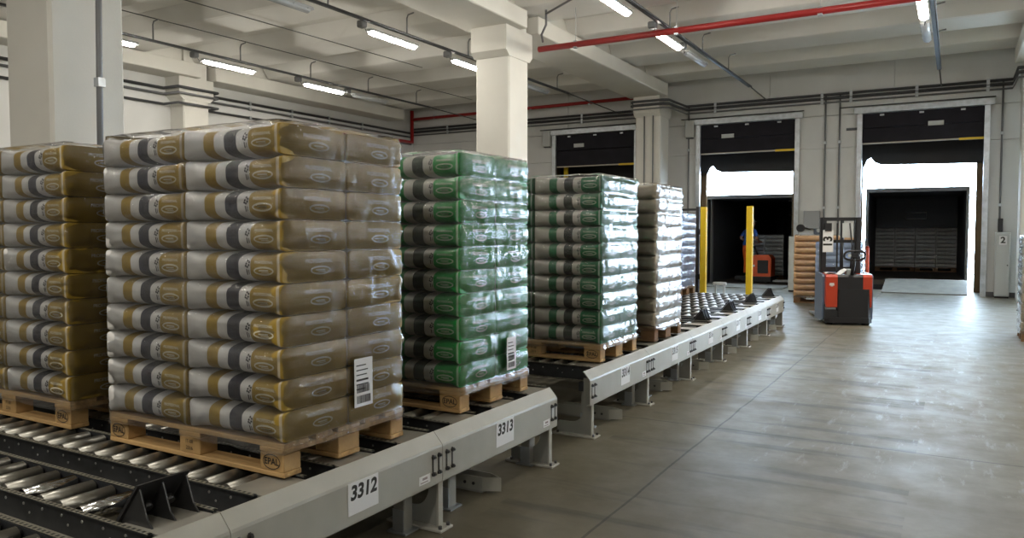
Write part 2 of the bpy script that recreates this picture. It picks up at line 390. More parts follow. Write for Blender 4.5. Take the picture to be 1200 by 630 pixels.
# ================================================================ DOCK DOORS
def dock_door(i, x0, x1, leafz, leftbox, lab, trailer):
    d = empty(f'door_{i}', ((x0 + x1) / 2, YB, 0), kind='structure', label=lab)
    W = (x1 - x0) / 2
    # galvanised frame
    f = obj('door_frame', MB().box(-W - .02, -W + .10, -.07, .02, 0, DH + .04).box(W - .10, W + .02, -.07, .02, 0, DH + .04), M_GALV, d)
    obj('frame_header', MB().rbox(-W - .1, W + .1, -.12, .0, DH - .02, DH + .14, .01), M_GALV, d)
    obj('spring_shaft', MB().tube((-W - .45, -.06, DH + .17), (W + .12, -.06, DH + .17), .014, 8), M_TRAY, d)
    # raised sectional leaf : two panels
    zt = DH - .02; zm = (zt + leafz) / 2
    for a, b in ((leafz, zm - .006), (zm + .006, zt)):
        p = obj('door_panel', MB().rbox(-W + .08, W - .08, .03, .075, a, b, .008), M_DOOR, d)
    obj('bottom_seal', MB().box(-W + .1, W - .1, .02, .06, leafz - .035, leafz), mat('door_bottom_strip', (.45, .40, .32), .5), d)
    obj('hazard_strip', MB().box(W - .62, W - .1, .012, .025, leafz - .05, leafz + .005), M_YEL, d)
    for q in (-.62, 0, .62):
        obj('hinge', MB().box(q * W - .05, q * W + .05, .0, .03, zt - .07, zt - .03), M_GALV, d)
    pl = obj('door_label', MB().box(-.17, .17, 0, .028, -.055, .055), M_GREYBOX, d, (W * (.22 if i == 3 else -.38), .0, DH - .36))
    for k in range(2 if leftbox else 0):
        obj('motor_box', MB().rbox(-W - .32, -W - .06, -.16, .0, DH - .35, DH + .12, .015) if k == 0 else MB().box(-W - .3, -W - .1, -.1, 0, DH - .38, DH - .35), M_GREYBOX if k == 0 else M_TRAY, d)
    if not leftbox:
        obj('shaft_bracket', MB().box(-W - .28, -W - .02, -.06, 0, DH - .42, DH - .36), M_TRAY, d)
    # dock tunnel and shelter outside the wall
    obj('tunnel_side', MB().box(-W - .57, -W - .45, .26, 1.42, -.02, DH + .05), M_SHELB, d)
    obj('tunnel_side', MB().box(W + .45, W + .57, .26, 1.42, -.02, DH + .05), M_SHELB, d)
    obj('tunnel_roof', MB().box(-W - .57, W + .57, .26, 1.45, DH + .06, DH + .18), M_SHEL, d)
    return d
dock_door(1, *DOORS[0], 3.62, True, 'left dock door, dark, half hidden behind the stacked pallets', None)
dock_door(2, *DOORS[1], 3.79, True, 'middle dock door with a worker and trailer inside', None)
dock_door(3, *DOORS[2], 3.84, False, 'right dock door with two pallets in a trailer', None)
dock_door(4, *DOORS[3], 4.1, False, 'open dock door right of the view', None)
dock_door(5, *DOORS[4], 1.7, False, 'half-closed dock door farthest right, outside the view', None)
# shelter curtains that close the gap round a parked trailer
def shelter(n, x0, x1, zb, gapL, gapR, lab, hump):
    # curtains hang inside the tunnel, lapping over the trailer's edges
    s = empty('dock_shelter', ((x0 + x1) / 2, 23.12, 0), label=lab, cat='dock shelter')
    W = (x1 - x0) / 2
    gl = gapL; pts = [(-W, DH + .1), (-W, zb - .1), (-W + gl, zb - .02)] + ([(-W + gl + .10, zb + .2), (-W + gl + .18, zb + .25), (-W + gl + .28, zb + .12), (-W + gl + .44, zb + .05)] if hump else []) + [(W - gapR, zb), (W, zb - .1), (W, DH + .1)]
    obj('head_curtain', MB().prism(pts, 1, 0, .05), M_SHEL, s)
    for sx, gp in ((-1, gapL), (1, gapR)):
        a, b = sorted((sx * W, sx * (W - gp)))
        obj('side_curtain', MB().box(a, b, 0, .05, -.05, zb + .05), M_SHELB, s)
    obj('dock_sill', MB().box(-W, W, .0, .12, -.6, -.02), M_DARK, s)
    for q in range(6):
        obj('bumper_strap', MB().box(W - gapR - .13, W - gapR + .02, .06, .10, .45 + q * .40, .47 + q * .40), M_DARK, s)
    return s
shelter(3, -2.67, 1.1, 3.33, .45, .66, 'black shelter curtain around the trailer at the right dock door', True)
shelter(2, -6.87, -3.21, 3.30, .33, .84, 'black shelter curtain around the trailer at the middle dock door', True)
sh1 = empty('dock_shelter', (-9.6, 23.12, 0), label='closed dark shelter curtain behind the left dock door', cat='dock shelter')
obj('head_curtain', MB().box(-1.97, 1.97, 0, .05, 2.3, DH + .1), M_SHEL, sh1); obj('side_curtain', MB().box(-1.97, 1.97, .0, .05, -.1, 2.29), M_SHEL, sh1)
obj('yellow_post', MB().rbox(-1.25, -1.13, -1.0, -.9, 0, 3.72, .01), M_YEL, sh1)

def trailer(x0, x1, y0, y1, zf, zt, lab):
    t = empty('truck_trailer', ((x0 + x1) / 2, y0, 0), label=lab, cat='trailer'); W = (x1 - x0) / 2; L = y1 - y0
    obj('trailer_floor', MB().box(-W, W, 0, L, zf - .12, zf), mat('trailer_floor', (.06, .05, .04), .8, var=.2), t)
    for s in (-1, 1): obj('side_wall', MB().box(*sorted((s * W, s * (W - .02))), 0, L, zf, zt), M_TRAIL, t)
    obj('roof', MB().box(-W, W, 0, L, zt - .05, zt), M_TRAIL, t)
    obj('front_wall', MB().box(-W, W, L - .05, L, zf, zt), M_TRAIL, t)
    rf = obj('rear_frame', MB().box(-W, W, -.04, .06, zt - .10, zt + .01).box(-W, -W + .07, -.04, .06, zf, zt).box(W - .07, W, -.04, .06, zf, zt), mat('trailer_frame', (.12, .125, .13), .45), t)
    obj('under_ride_bar', MB().box(-W, W, -.03, .1, zf - .4, zf - .12), M_DARK, t)
    for y in (1.0, L - 2.5, L - 1.2):
        for s in (-1, 1): obj('wheel', MB().tube((s * (W - .3), y, -.72), (s * W, y, -.72), .48, 20), M_DARK, t)
    return t
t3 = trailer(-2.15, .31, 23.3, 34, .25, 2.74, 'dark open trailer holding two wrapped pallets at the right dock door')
# roll-up rear door of the trailer, partly lowered behind the pallets, with its pull handle
rd = obj('roll_door', MB().box(-1.19, 1.19, 5.3, 5.35, 1.71, 2.69), mat('dark_blue_roll_door', (.022, .032, .05), .45), t3)
obj('pull_handle', MB().path([(-.3, 5.26, 2.2), (-.3, 5.26, 2.0), (.3, 5.26, 2.0), (.3, 5.26, 2.2), (-.3, 5.26, 2.2)], .018, 6), M_GALV, t3)
t3.rotation_euler.z = R_(2.2)
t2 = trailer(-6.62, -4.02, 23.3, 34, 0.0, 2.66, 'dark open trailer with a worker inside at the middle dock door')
obj('load_strap', MB().prism([(23.6 - 23.3, 0), (23.85 - 23.3, 0), (23.85 - 23.3, 2.6), (23.6 - 23.3, 2.6)], 0, -1.22, -1.20), mat('grey_tarp_band', (.2, .2, .2), .6), t2, (0, 0, 0))
# dock leveller plate rising into the trailer
dl = empty('dock_leveller', (-.66, 21.75, 0), label='light grey dock leveller plate sloping up into the right trailer', cat='dock leveller')
obj('leveller_plate', MB().prism([(0, .004), (1.45, .27), (1.45, .30), (0, .03)], 0, -.95, .95), mat('dusty_steel_plate', (.17, .158, .13), .7, var=.15, vscale=4), dl)
obj('leveller_lip', MB().prism([(1.45, .275), (1.57, .278), (1.57, .302), (1.45, .30)], 0, -.9, .9), M_RAILD, dl)
dl2 = empty('dock_leveller', (-5.1, 21.75, 0), label='grey dock leveller plate leading into the middle trailer', cat='dock leveller')
obj('leveller_plate', MB().prism([(0, 0), (1.5, .0), (1.5, .025), (0, .012)], 0, -1.05, 1.05), mat('dusty_steel_plate', (.42, .40, .36), .6), dl2)
obj('leveller_lip', MB().box(-1.0, 1.0, 1.5, 1.54, .0, .02), M_RAILD, dl2)
op = empty('bollard', (-2.0, 22.3, 0), label='orange-red guide post inside the left jamb of the right door', cat='post')
obj('post_tube', MB().tube((0, 0, 0), (0, 0, 1.15), .055, 14).tube((0, 0, 1.15), (0, 0, 1.19), .055, 14, .02), M_ORANGE, op); obj('post_foot', MB().box(-.1, .1, -.1, .1, 0, .015), M_DARK, op)

# control cabinets, wall boxes
def cabinet(x, y, w_, d_, h, txt, lab):
    c = empty('control_cabinet', (x, y, 0), label=lab, cat='cabinet')
    b = obj('cabinet_body', MB().rbox(0, w_, 0, d_, .04, h, .01), M_GREYBOX, c); obj('plinth', MB().box(.01, w_ - .01, .01, d_, 0, .04), M_DARK, c)
    obj('cabinet_door', MB().rbox(.015, w_ - .015, -.012, 0, .07, h - .04, .004), M_GREYBOX, c)
    obj('door_lock', MB().tube((w_ - .05, -.02, h * .5), (w_ - .05, -.01, h * .5), .015, 10), M_BLACK, c)
    if txt:
        s_ = obj('number_sticker', MB().box(w_ * .5 - .08, w_ * .5 + .08, -.016, -.012, h - .29, h - .09), M_PAPER, c)
        obj('number', text_mesh(txt, .2, .006), M_INK, s_, (w_ * .5, -.018, h - .19), (R_(90), 0, 0))
    return c
cabinet(.83, 21.38, .30, .28, 1.55, '2', 'grey control cabinet numbered 2 right of the right door')
cabinet(-3.76, 20.98, .30, .25, 1.44, None, 'grey control cabinet just left of the peach pallet')
wbx = empty('wall_box', (-3.3, YB, 1.88), label='flat grey electrical box on the wall above the peach pallet', cat='electrical box')
obj('box_body', MB().rbox(-.2, .2, -.12, 0, -.24, .24, .01), mat('mid_grey_box', (.32, .33, .34), .5), wbx); obj('box_lid', MB().rbox(-.19, .19, -.135, -.12, -.23, .23, .005), mat('mid_grey_box', (.32, .33, .34), .5), wbx)
bl = empty('dock_lamp', (-3.50, 21.2, 1.66), label='round black dock lamp on an arm above the peach pallet', cat='lamp')
obj('lamp_head', MB().tube((0, -.1, 0), (0, .06, 0), .10, 18).tube((0, .06, 0), (0, .16, 0), .10, 18, .05), M_BLACK, bl); obj('lamp_lens', MB().tube((0, -.105, 0), (0, -.1, 0), .08, 18), M_DARK, bl)
obj('arm', MB().path([(0, .12, 0), (.08, .3, 0), (.15, .5, -.02)], .02), M_BLACK, bl)
jb = empty('socket_box', (-3.12, YB, 1.6), label='small blue-grey socket box beside the mast on the dock wall', cat='electrical box')
obj('box_body', MB().rbox(-.12, .12, -.1, 0, -.1, .1, .01), mat('blue_grey_box', (.12, .15, .2), .5), jb); obj('socket', MB().tube((0, -.13, 0), (0, -.1, 0), .05, 12), M_GREYBOX, jb)
sw = empty('switch_box', (.93, YB, 1.72), label='black switch block on the conduit above cabinet 2', cat='switch')
obj('switch_body', MB().rbox(-.05, .05, -.1, 0, -.16, .16, .01), M_BLACK, sw); obj('knob', MB().tube((0, -.13, .05), (0, -.1, .05), .03, 10), M_BLACK, sw)

# ================================================================ PIPES AND CONDUITS
def run(name, pts, r, m, lab, cat, clamps=(), group=None, n=8):
    o = empty(name, pts[0], label=lab, cat=cat, group=group); p0 = Vector(pts[0])
    obj('tube', MB().path([Vector(p) - p0 for p in pts], r, n), m, o)
    for c in clamps: obj('clamp', MB().box(-.035, .035, -.035, .035, -r - .012, r + .012), M_GALV, o, Vector(c) - p0)
    return o
yw = YB - .05; yc = 20.27
for z, r, m, nm in ((5.14, .035, M_TRAY, 'upper'), (5.04, .04, M_TRAY, 'middle'), (4.93, .022, M_CONDUIT, 'lower')):
    for (xa, xb, side) in ((XL + .1, 1.1, ''),):
        pts = [(xa, yw, z), (-7.95, yw, z), (-7.86, yc + .02, z), (-7.80, yc - .06, z), (-7.02, yc - .06, z), (-6.93, yc - .06, z), (-6.80, yc + .05, z), (-6.72, yw, z), (xb, yw, z), (1.12, yc - .06, z), (2.05, yc - .06, z), (2.1, yw, z), (XR_ - .1, yw, z)]
        run('wall_conduit', pts, r, m, f'{nm} dark pipe running along the dock wall above the doors', 'pipe', [(x, yw, z) for x in (-15, -12.5, -10, -5.9, -3.1, -2.4, -.9, .6)], 'pipes along the dock wall')
for z, r, m, nm in ((5.0, .035, M_TRAY, 'upper'), (4.86, .03, M_CONDUIT, 'middle'), (4.62, .03, M_TRAY, 'lower')):
    xw = XL + .06; xc = -15.98
    pts = [(xw, -6, z), (xw, 11.9, z), (xc, 11.92, z), (xc, 13.05, z), (xw, 13.1, z), (xw, 19.9, z), (xw, YB - .15, z)]
    run('wall_conduit', pts, r, m, f'{nm} dark pipe running along the far left wall around the column', 'pipe', [(xw, y, z) for y in (8, 9.5, 14.5, 16, 17.5, 19)], 'pipes along the left wall')
for x, za, zb, lab in ((-3.01, 0.4, 5.14, 'left of the two vertical conduits between the middle and right doors'), (-2.66, 0.4, 5.14, 'right of the two vertical conduits between the middle and right doors'), (.91, 1.85, 5.14, 'vertical conduit dropping to the switch above cabinet 2'), (-6.66, .3, 5.14, 'vertical conduit left of the middle door')):
    run('drop_conduit', [(x, YB - .03, zb), (x, YB - .03, za)], .022, M_CONDUIT, lab, 'conduit', [(x, YB - .03, z) for z in (2.2, 3.9)])
for x in (-7.5, -7.25): run('drop_conduit', [(x, 20.32, 5.0), (x, 20.32, .3)], .018, M_CONDUIT, f'{"left" if x < -7.4 else "right"} thin vertical conduit on the dock wall column', 'conduit')
run('drop_conduit', [(-6.78, 4.28, 5.9), (-6.84, 4.24, .2)], .028, M_CONDUIT, 'grey vertical conduit on the nearest big column', 'conduit', [(-6.81, 4.26, 2.9)])
obj_c = run('drop_conduit', [(-6.6, 12.7, 5.62), (-6.6, 12.7, 5.35), (-6.72, 12.75, 5.2), (-6.8, 12.95, 5.12)], .022, M_CONDUIT, 'short bent conduit beside the capital of the middle column', 'conduit')
run('branch_conduit', [(-6.6, 12.7, 5.55), (-4.7, 11.4, 5.58)], .02, M_CONDUIT, 'thin conduit crossing from the middle column to the lamp row', 'conduit')
run('sprinkler_pipe', [(-6.86, 12.91, 4.975), (1.19, 12.91, 4.985)], .055, M_REDPIPE, 'long red sprinkler pipe hanging across the ceiling right of the column', 'pipe', [(x, 12.91, 4.975) for x in (-6.1, -4.2, -1.9, .4)], n=14)
for x in (-6.1, -4.2, -1.9):
    run('hanger_rod', [(x, 12.91, 5.03), (x, 12.91, 5.95)], .006, M_LAMPB, f'thin hanger rod of the red pipe, {"left" if x < -6 else "middle" if x < -4 else "right"} one', 'rod', n=5)
run('sprinkler_pipe', [(-16.2, 21.3, 5.42), (-7.9, 21.3, 5.46)], .05, M_REDPIPE, 'red sprinkler pipe along the dock wall left of the wall column', 'pipe', [(x, 21.3, 5.44) for x in (-15.3, -13.6, -11.6, -9.6)], n=12)
run('sprinkler_riser', [(-16.25, 21.3, 5.72), (-16.25, 21.3, 4.65), (-16.25, 20.2, 4.63), (-16.25, 16.0, 4.6)], .065, M_REDPIPE, 'red vertical sprinkler riser in the far left corner', 'pipe', n=12)
# lamp rows
ROWS = [(-13.35, [(7.75, 1), (10.55, 1), (13.37, 1), (15.05, 0)], 'far left'), (-8.92, [(-2.6, 1), (7.75, 0), (10.5, 1), (13.07, 1), (15.9, 0)], 'left'), (-4.62, [(-5.2, 1), (-2.6, 1), (0, 1), (7.8, 1), (10.42, 1), (13.06, 1), (14.75, 0)], 'right'), (-.52, [(-5.2, 1), (-2.6, 1), (5.2, 0), (7.8, 1), (10.4, 1), (13.06, 1), (14.75, 0)], 'far right'), (3.9, [(-2.6, 1), (5.2, 1), (7.8, 1), (10.4, 1), (13.06, 1), (15.6, 1)], 'out of view right'), (8.3, [(10.4, 1), (13.06, 1)], 'rightmost, out of view')]
LAMP_BODY = MB().prism([(-.075, 5.04), (-.06, 5.09), (.06, 5.09), (.075, 5.04)], 1, 0, 1.34).mesh('lamp_housing'); LAMP_BODY.materials.append(M_LAMPB)
def diffuser_mesh(m):
    b = MB(); n = 8; L = 1.30
    for y in (.02, .05, L - .03, L):
        rr = .035 if y in (.02, L) else .066
        for i in range(n + 1):
            t = math.pi * i / n; b.v.append((-math.cos(t) * rr, y, 5.04 - math.sin(t) * rr * .85))
    for j in range(3):
        for i in range(n): b.face([j * (n + 1) + i, j * (n + 1) + i + 1, (j + 1) * (n + 1) + i + 1, (j + 1) * (n + 1) + i], True)
    b.face(list(range(n + 1))); b.face(list(range(3 * (n + 1), 4 * (n + 1))))
    me = b.mesh('diffuser'); me.materials.append(m); return me
DIFF = {1: diffuser_mesh(M_LIT), 0: diffuser_mesh(M_UNLIT)}
CLIP = MB().box(-.08, .08, 0, .02, 5.03, 5.06).mesh('clip'); CLIP.materials.append(M_GALV)
for X, lamps, side in ROWS:
    yend = 19.6 if X > -6 else 18.2
    r = empty('lamp_track', (X + .12, 6, 5.16), label=f'dark cable track carrying the {side} lamp row', cat='cable track', group='cable tracks of the lamp rows')
    obj('track_rail', MB().box(-.03, .03, 0, yend - 6, -.02, .02), M_TRAY, r)
    tail = [(0, yend - 6, 0), (.02, yend - 5.9, -.01), (.03, 21.6 - 6, -.06)]
    obj('track_cable', MB().path([(.045, 0, 0), (.045, yend - 6, 0)] + tail[1:], .016, 6), M_TRAY, r)
    for k in range(6):
        y = 1.3 + k * 2.05
        obj('hanger_hook', MB().path([(.0, y, -.02), (.0, y, .3), (.03, y, .36), (.16, y, .38)], .014, 6), M_CONDUIT, r)
    for n_, (y, on) in enumerate(lamps):
        nth = ['first', 'second', 'third', 'fourth', 'fifth', 'sixth', 'seventh', 'eighth', 'ninth'][n_]
        l = empty('strip_lamp', (X, y, 0), label=f'{"lit" if on else "unlit grey"} strip lamp, {nth} along the {side} lamp row', cat='lamp', group='ceiling strip lamps')
        obj('housing', LAMP_BODY, None, l); obj('diffuser', DIFF[on], None, l)
        for c in (.2, .55, .9, 1.2): obj('clip', CLIP, None, l, (0, c, 0))
        obj('junction_box', MB().rbox(-.06, .08, -.28, -.14, 5.05, 5.17, .02), M_CONDUIT, l)
        obj('feed_cable', MB().path([(.02, -.14, 5.05), (.0, -.06, 4.99), (0, 0, 5.06)], .008, 5), M_TRAY, l)
for a, b, nm in (((-11.9, 6, 5.6), (-11.46, 15.45, 5.6), 'right'), ((-13.4, 6, 5.6), (-12.88, 19.9, 5.6), 'left')):
    run('ceiling_wire', [a, b], .010, M_TRAY, f'{nm} of the two thin wires under the left ceiling', 'wire', n=5)

# ================================================================ PALLETS
def ringmesh(a, b, th, n=28):
    m = MB()
    for i in range(n):
        t = 2 * math.pi * i / n
        for k in (1, 1 - th / a): m.v.append((math.cos(t) * a * k, math.sin(t) * b * (k if k == 1 else 1 - th / b), 0))
    for i in range(n): j = (i + 1) % n; m.face([2 * i, 2 * j, 2 * j + 1, 2 * i + 1])
    return m
def joined(parts, name, m):
    """join (mesh, matrix) pairs"""
    b = MB()
    for me, X in parts:
        o = len(b.v)
        if isinstance(me, MB): vs, fs = me.v, me.f
        else: vs, fs = [v.co for v in me.vertices], [list(p.vertices) for p in me.polygons]
        b.v += [tuple(X @ Vector(v)) for v in vs]
        for f in fs: b.face([o + q for q in f])
    me = b.mesh(name); me.materials.append(m); return me
RX = Matrix.Rotation(R_(90), 4, 'X')
STAMP = joined([(ringmesh(.052, .033, .004), RX), (text_mesh('EPAL', .040, .0008), RX)], 'stamp', M_INK)
STAMP2 = joined([(text_mesh('IT-08', .024), RX @ Matrix.Translation((0, .015, 0))), (text_mesh('2316', .024), RX @ Matrix.Translation((0, -.015, 0)))], 'stamp', M_INK)
PM = {}
def pallet(loc, rz, lab, wood=(M_WOOD, M_WOOD2), stamps=True, name='wooden_pallet'):
    """origin: front right bottom corner; long side towards -x, depth +y"""
    key = wood[0].name
    def g(k, f, m):
        if (key, k) not in PM: me = f().mesh(k); me.materials.append(m); PM[key, k] = me
        return PM[key, k]
    p = empty(name, loc, rz, label=lab, cat='pallet', group='wooden pallets')
    for y, wd in ((0, .1), (.3275, .145), (.7, .1)):
        obj('bottom_board', g(f'bb{wd}', lambda: MB().rbox(-1.2, 0, 0, wd, 0, .022, .003), wood[0]), None, p, (0, y, 0))
        for x in (-1.2, -.6725, -.145):
            b = obj('block', g(f'bl{wd}', lambda: MB().rbox(.002, .143, 0.001, wd - .001, .022, .1, .004), wood[1]), None, p, (x, y, 0))
            if stamps and y == 0: obj('stamp', STAMP2 if x == -.6725 else STAMP, None, b, (.0725, -.0012, .062))
    for x in (-1.2, -.6725, -.145): obj('stringer_board', g('sb', lambda: MB().rbox(0, .145, 0, .8, .1, .122, .003), wood[0]), None, p, (x, 0, 0))
    for y, wd in ((0, .145), (.19, .1), (.3275, .145), (.51, .1), (.655, .145)):
        obj('deck_board', g(f'db{wd}', lambda: MB().rbox(-1.2, 0, 0, wd, .122, .144, .003), wood[0]), None, p, (0, y, 0))
    return p

# ---- sack meshes
LH = .1336
def sack_mesh(seed, lx=.6, ly=.4, lz=LH):
    rs = random.Random(seed); ox = rs.uniform(0, 50); b = MB(); n = 44
    hx, hy, hz = lx / 2 - .0025, ly / 2 - .001, lz / 2 - .0002
    xs = [-1, -.990, -.965, -.9] + [-.8 + .1 * i for i in range(17)] + [.9, .965, .990, 1]
    for u in xs:
        e = abs(u); ex = 3.4 + 9 * max(0, (e - .7) / .3) ** 2; k = .955 if e == 1 else .988 if e > .98 else 1
        for i in range(n):
            t = 2 * math.pi * (i + .5) / n; c, s_ = math.cos(t), math.sin(t)
            # even spacing on the box outline, then superellipse radius
            y = math.copysign(abs(c) ** (2 / ex), c) * hy * k; z = math.copysign(abs(s_) ** (2 / ex), s_) * hz * (k if e < 1 else k)
            x = u * hx
            nz_ = noise.noise(Vector((x * 8 + ox, y * 7, z * 14))) * .005 + noise.noise(Vector((x * 26 + ox, y * 20, z * 32 + ox))) * .0022
            if e < .98: y += math.copysign(nz_ - .0035, y) * min(1, abs(y) / hy * 1.2); pass
            else: x += math.copysign(abs(nz_) * .8, -x)
            b.v.append((x, y, z))
    m = len(xs)
    for j in range(m - 1):
        for i in range(n): b.face([j * n + i, j * n + (i + 1) % n, (j + 1) * n + (i + 1) % n, (j + 1) * n + i], True)
    b.face(list(range(n))[::-1]); b.face([(m - 1) * n + i for i in range(n)])
    return b.mesh('sack')
BASES = [sack_mesh(s) for s in (1, 2, 3)]
def bvh_of(me): return BVHTree.FromPolygons([v.co.copy() for v in me.vertices], [list(p.vertices) for p in me.polygons])
BV = [bvh_of(m) for m in BASES]
def project_print(src, bv, face, name, m, off=.0022):
    """wrap a flat print (in its own u,v plane) on the front (-y) or end (+x) of a sack"""
    me = joined(src, name, m)
    for v in me.vertices:
        u, q = v.co.x, v.co.y
        if face == 'front': o, d = Vector((u, -1, q)), Vector((0, 1, 0))
        else: o, d = Vector((1, u, q)), Vector((-1, 0, 0))
        h = bv.ray_cast(o, d)
        v.co = (h[0] - d * off) if h[0] else o + d
    return me
TXT = text_mesh('PROFESSIONAL', .030, .0009); OVT = MB().box(-.030, .026, -.0015, .0045, 0, .0001).box(-.018, .030, -.0075, -.0045, 0, .0001)
T = Matrix.Translation
def disc(a, b, n=20):
    m = MB(); m.v = [(math.cos(2 * math.pi * i / n) * a, math.sin(2 * math.pi * i / n) * b, 0) for i in range(n)]
    m.v += [(math.cos(2 * math.pi * i / n) * a * .5, math.sin(2 * math.pi * i / n) * b * .5, 0) for i in range(n)]
    for i in range(n): j = (i + 1) % n; m.face([i, j, n + j, n + i])
    m.face([n + i for i in range(n)]); return m
PRT = {}
for t_ in ('gold', 'green', 'dkgreen'):
    for k in range(3):
        pw = M_PRINTW[t_]
        fr = project_print([(ringmesh(.060, .019, .008), T((.200, -.014, 0))), (OVT, T((.200, -.014, 0))), (TXT, T((.200, .022, 0)) @ Matrix.Scale(.55, 4))], BV[k], 'front', 'front_print', pw)
        en = project_print([(ringmesh(.062, .020, .008), T((.03, -.016, 0))), (OVT, T((.03, -.016, 0))), (TXT, T((.02, .024, 0)) @ Matrix.Scale(.8, 4))], BV[k], 'end', 'end_print', pw)
        mk = [(disc(.005, .005, 8), T((.105 + dx, dz, 0))) for dx, dz in ((0, .028), (.010, .022), (-.006, .016), (.008, .010), (-.009, .006), (.0, .002))]
        mk += [(MB().box(.098, .104, -.032, -.008, 0, .0001), T((0, 0, 0))), (MB().box(.110, .114, -.030, -.010, 0, .0001), T((0, 0, 0)))]
        mk += [(disc(.022, .006), T((.205, -.012, 0)) @ T((0, 0, 0)))]
        mk = mk[:-1]
        ma = project_print(mk, BV[k], 'front', 'mark_print', M_PRINTM)
        wd = project_print([(MB().box(-.026, .026, -.0035, .0035, 0, .0001), T((.205, -.012, 0)))], BV[k], 'front', 'oval_script', M_PRINTM, .0032)
        PRT[t_, k] = (fr, en, ma)
SM = {}
def sack(kind, k, loc, flip, lab, grp, prints=True):
    if (kind, k) not in SM: me = BASES[k].copy(); me.materials.append(SACKM[kind]); SM[kind, k] = me
    s = obj('sack', SM[kind, k], None, None, loc, (0, 0, R_(random.uniform(-.3, .3))))
    tag(s, lab, 'sack', grp)
    if prints and (kind, k) in PRT:
        for nm, me in zip(('front_print', 'end_print', 'mark_print'), PRT[kind, k]): obj(nm, me, None, s)
    return s

def noise1(x, y, z): return noise.noise(Vector((x, y, z)))
def film(loc, rz, lx, ly, z0, z1, layers, m, lab, seed=0, amp=1.0, nper=200):
    """stretch film sleeve: origin front right corner, load spans x -lx..0, y 0..ly"""
    b = MB(); r = .035; per = []
    def seg(ax, ay, bx, by, nx_, ny_, n):
        for i in range(n): t = i / n; per.append((ax + (bx - ax) * t, ay + (by - ay) * t, nx_, ny_))
    def arc(cx, cy_, a0, n=6):
        for i in range(n): t = R_(a0 + 90 * i / n); per.append((cx + r * math.cos(t), cy_ + r * math.sin(t), math.cos(t), math.sin(t)))
    e = .012; x0, x1, y0, y1 = -lx - e, e, -e, ly + e
    n1 = int(nper * lx / (lx + ly) / 2); n2 = int(nper * ly / (lx + ly) / 2)
    seg(x0 + r, y0, x1 - r, y0, 0, -1, n1); arc(x1 - r, y0 + r, -90); seg(x1, y0 + r, x1, y1 - r, 1, 0, n2); arc(x1 - r, y1 - r, 0)
    seg(x1 - r, y1, x0 + r, y1, 0, 1, n1); arc(x0 + r, y1 - r, 90); seg(x0, y1 - r, x0, y0 + r, -1, 0, n2); arc(x0 + r, y0 + r, 180)
    n = len(per); nz = layers * 7 + 6; zb = z0 - .045
    for j in range(nz + 3):
        if j <= nz: z = zb + (z1 + .012 - zb) * j / nz; inn = 0
        else: z = z1 + .012 + (.004 if j == nz + 1 else .002); inn = (.03, .10)[j - nz - 1]
        for i, (x, y, nx_, ny_) in enumerate(per):
            ph = (z - z0) / ((z1 - z0) / layers)
            pinch = abs(math.cos(math.pi * ph)) ** 6 * .013 if z > z0 else -.004
            corner = min(1, max(0, 1 - min(abs(x - x0), abs(x - x1)) / .12)) * min(1, max(0, 1 - min(abs(y - y0), abs(y - y1)) / .12))
            d = -pinch + amp * (noise1(x * 5 + seed, y * 5, z * 5) * .005 + abs(noise1(x * 14 + seed, y * 14 + seed, z * 26)) * .010 + corner * (noise1(seed, x * 9 + y * 9, z * 33) * .016 - .006)) - inn
            zz = z + (noise1(x * 6 + seed, y * 6, 3.3) * .02 if j in (0,) else 0)
            if j >= nz + 1: zz += noise1(x * 10, y * 10, seed) * .008
            b.v.append((x + nx_ * d, y + ny_ * d, zz))
    for j in range(nz + 2):
        for i in range(n): b.face([j * n + i, j * n + (i + 1) % n, (j + 1) * n + (i + 1) % n, (j + 1) * n + i], True)
    o = obj('stretch_film', b, m, None, loc, (0, 0, rz)); tag(o, lab, 'stretch film', 'stretch film around the loads'); return o

def load(x, y, zbase, kind, plab, short, filmmat, rows=10, wood=None, skip=(), seed=0, famp=1.0, cells=None, rz=0, flipleft=False, grp=None, prints=True, stamps=True):
    """pallet with layers of sacks; (x,y) front right corner"""
    pallet((x, y, zbase), rz, plab, wood or (M_WOOD, M_WOOD2), stamps)
    rot = Matrix.Rotation(rz, 3, 'Z')
    cells = cells or (('left front', -.9, .2), ('right front', -.3, .2), ('right rear', -.3, .6))
    z0 = zbase + .144
    for L in range(rows):
        for nm, cx, cy_ in cells:
            lr = ordinal(rows - 1 - L) if rows == 10 or L else 'bottom'
            if rows != 10 and L == rows - 1: lr = 'top'
            c = rot @ Vector((cx + random.uniform(-.0015, .0015) + (.003 if cx > -.5 else -.003), cy_ + random.uniform(-.007, .0) + (.004 if cy_ > .5 else 0), 0))
            s = sack(kind, random.randrange(3), (x + c.x, y + c.y, z0 + LH * (L + .5)), False, f'{short}, {lr} layer, {nm} of its pallet', grp or f'{short} layers', prints)
            s.rotation_euler.z += rz
    return film((x, y, 0), rz, 1.2, .8, z0, z0 + rows * LH, rows, filmmat, f'clear stretch film wrapped round the {short} pallet', seed, famp)

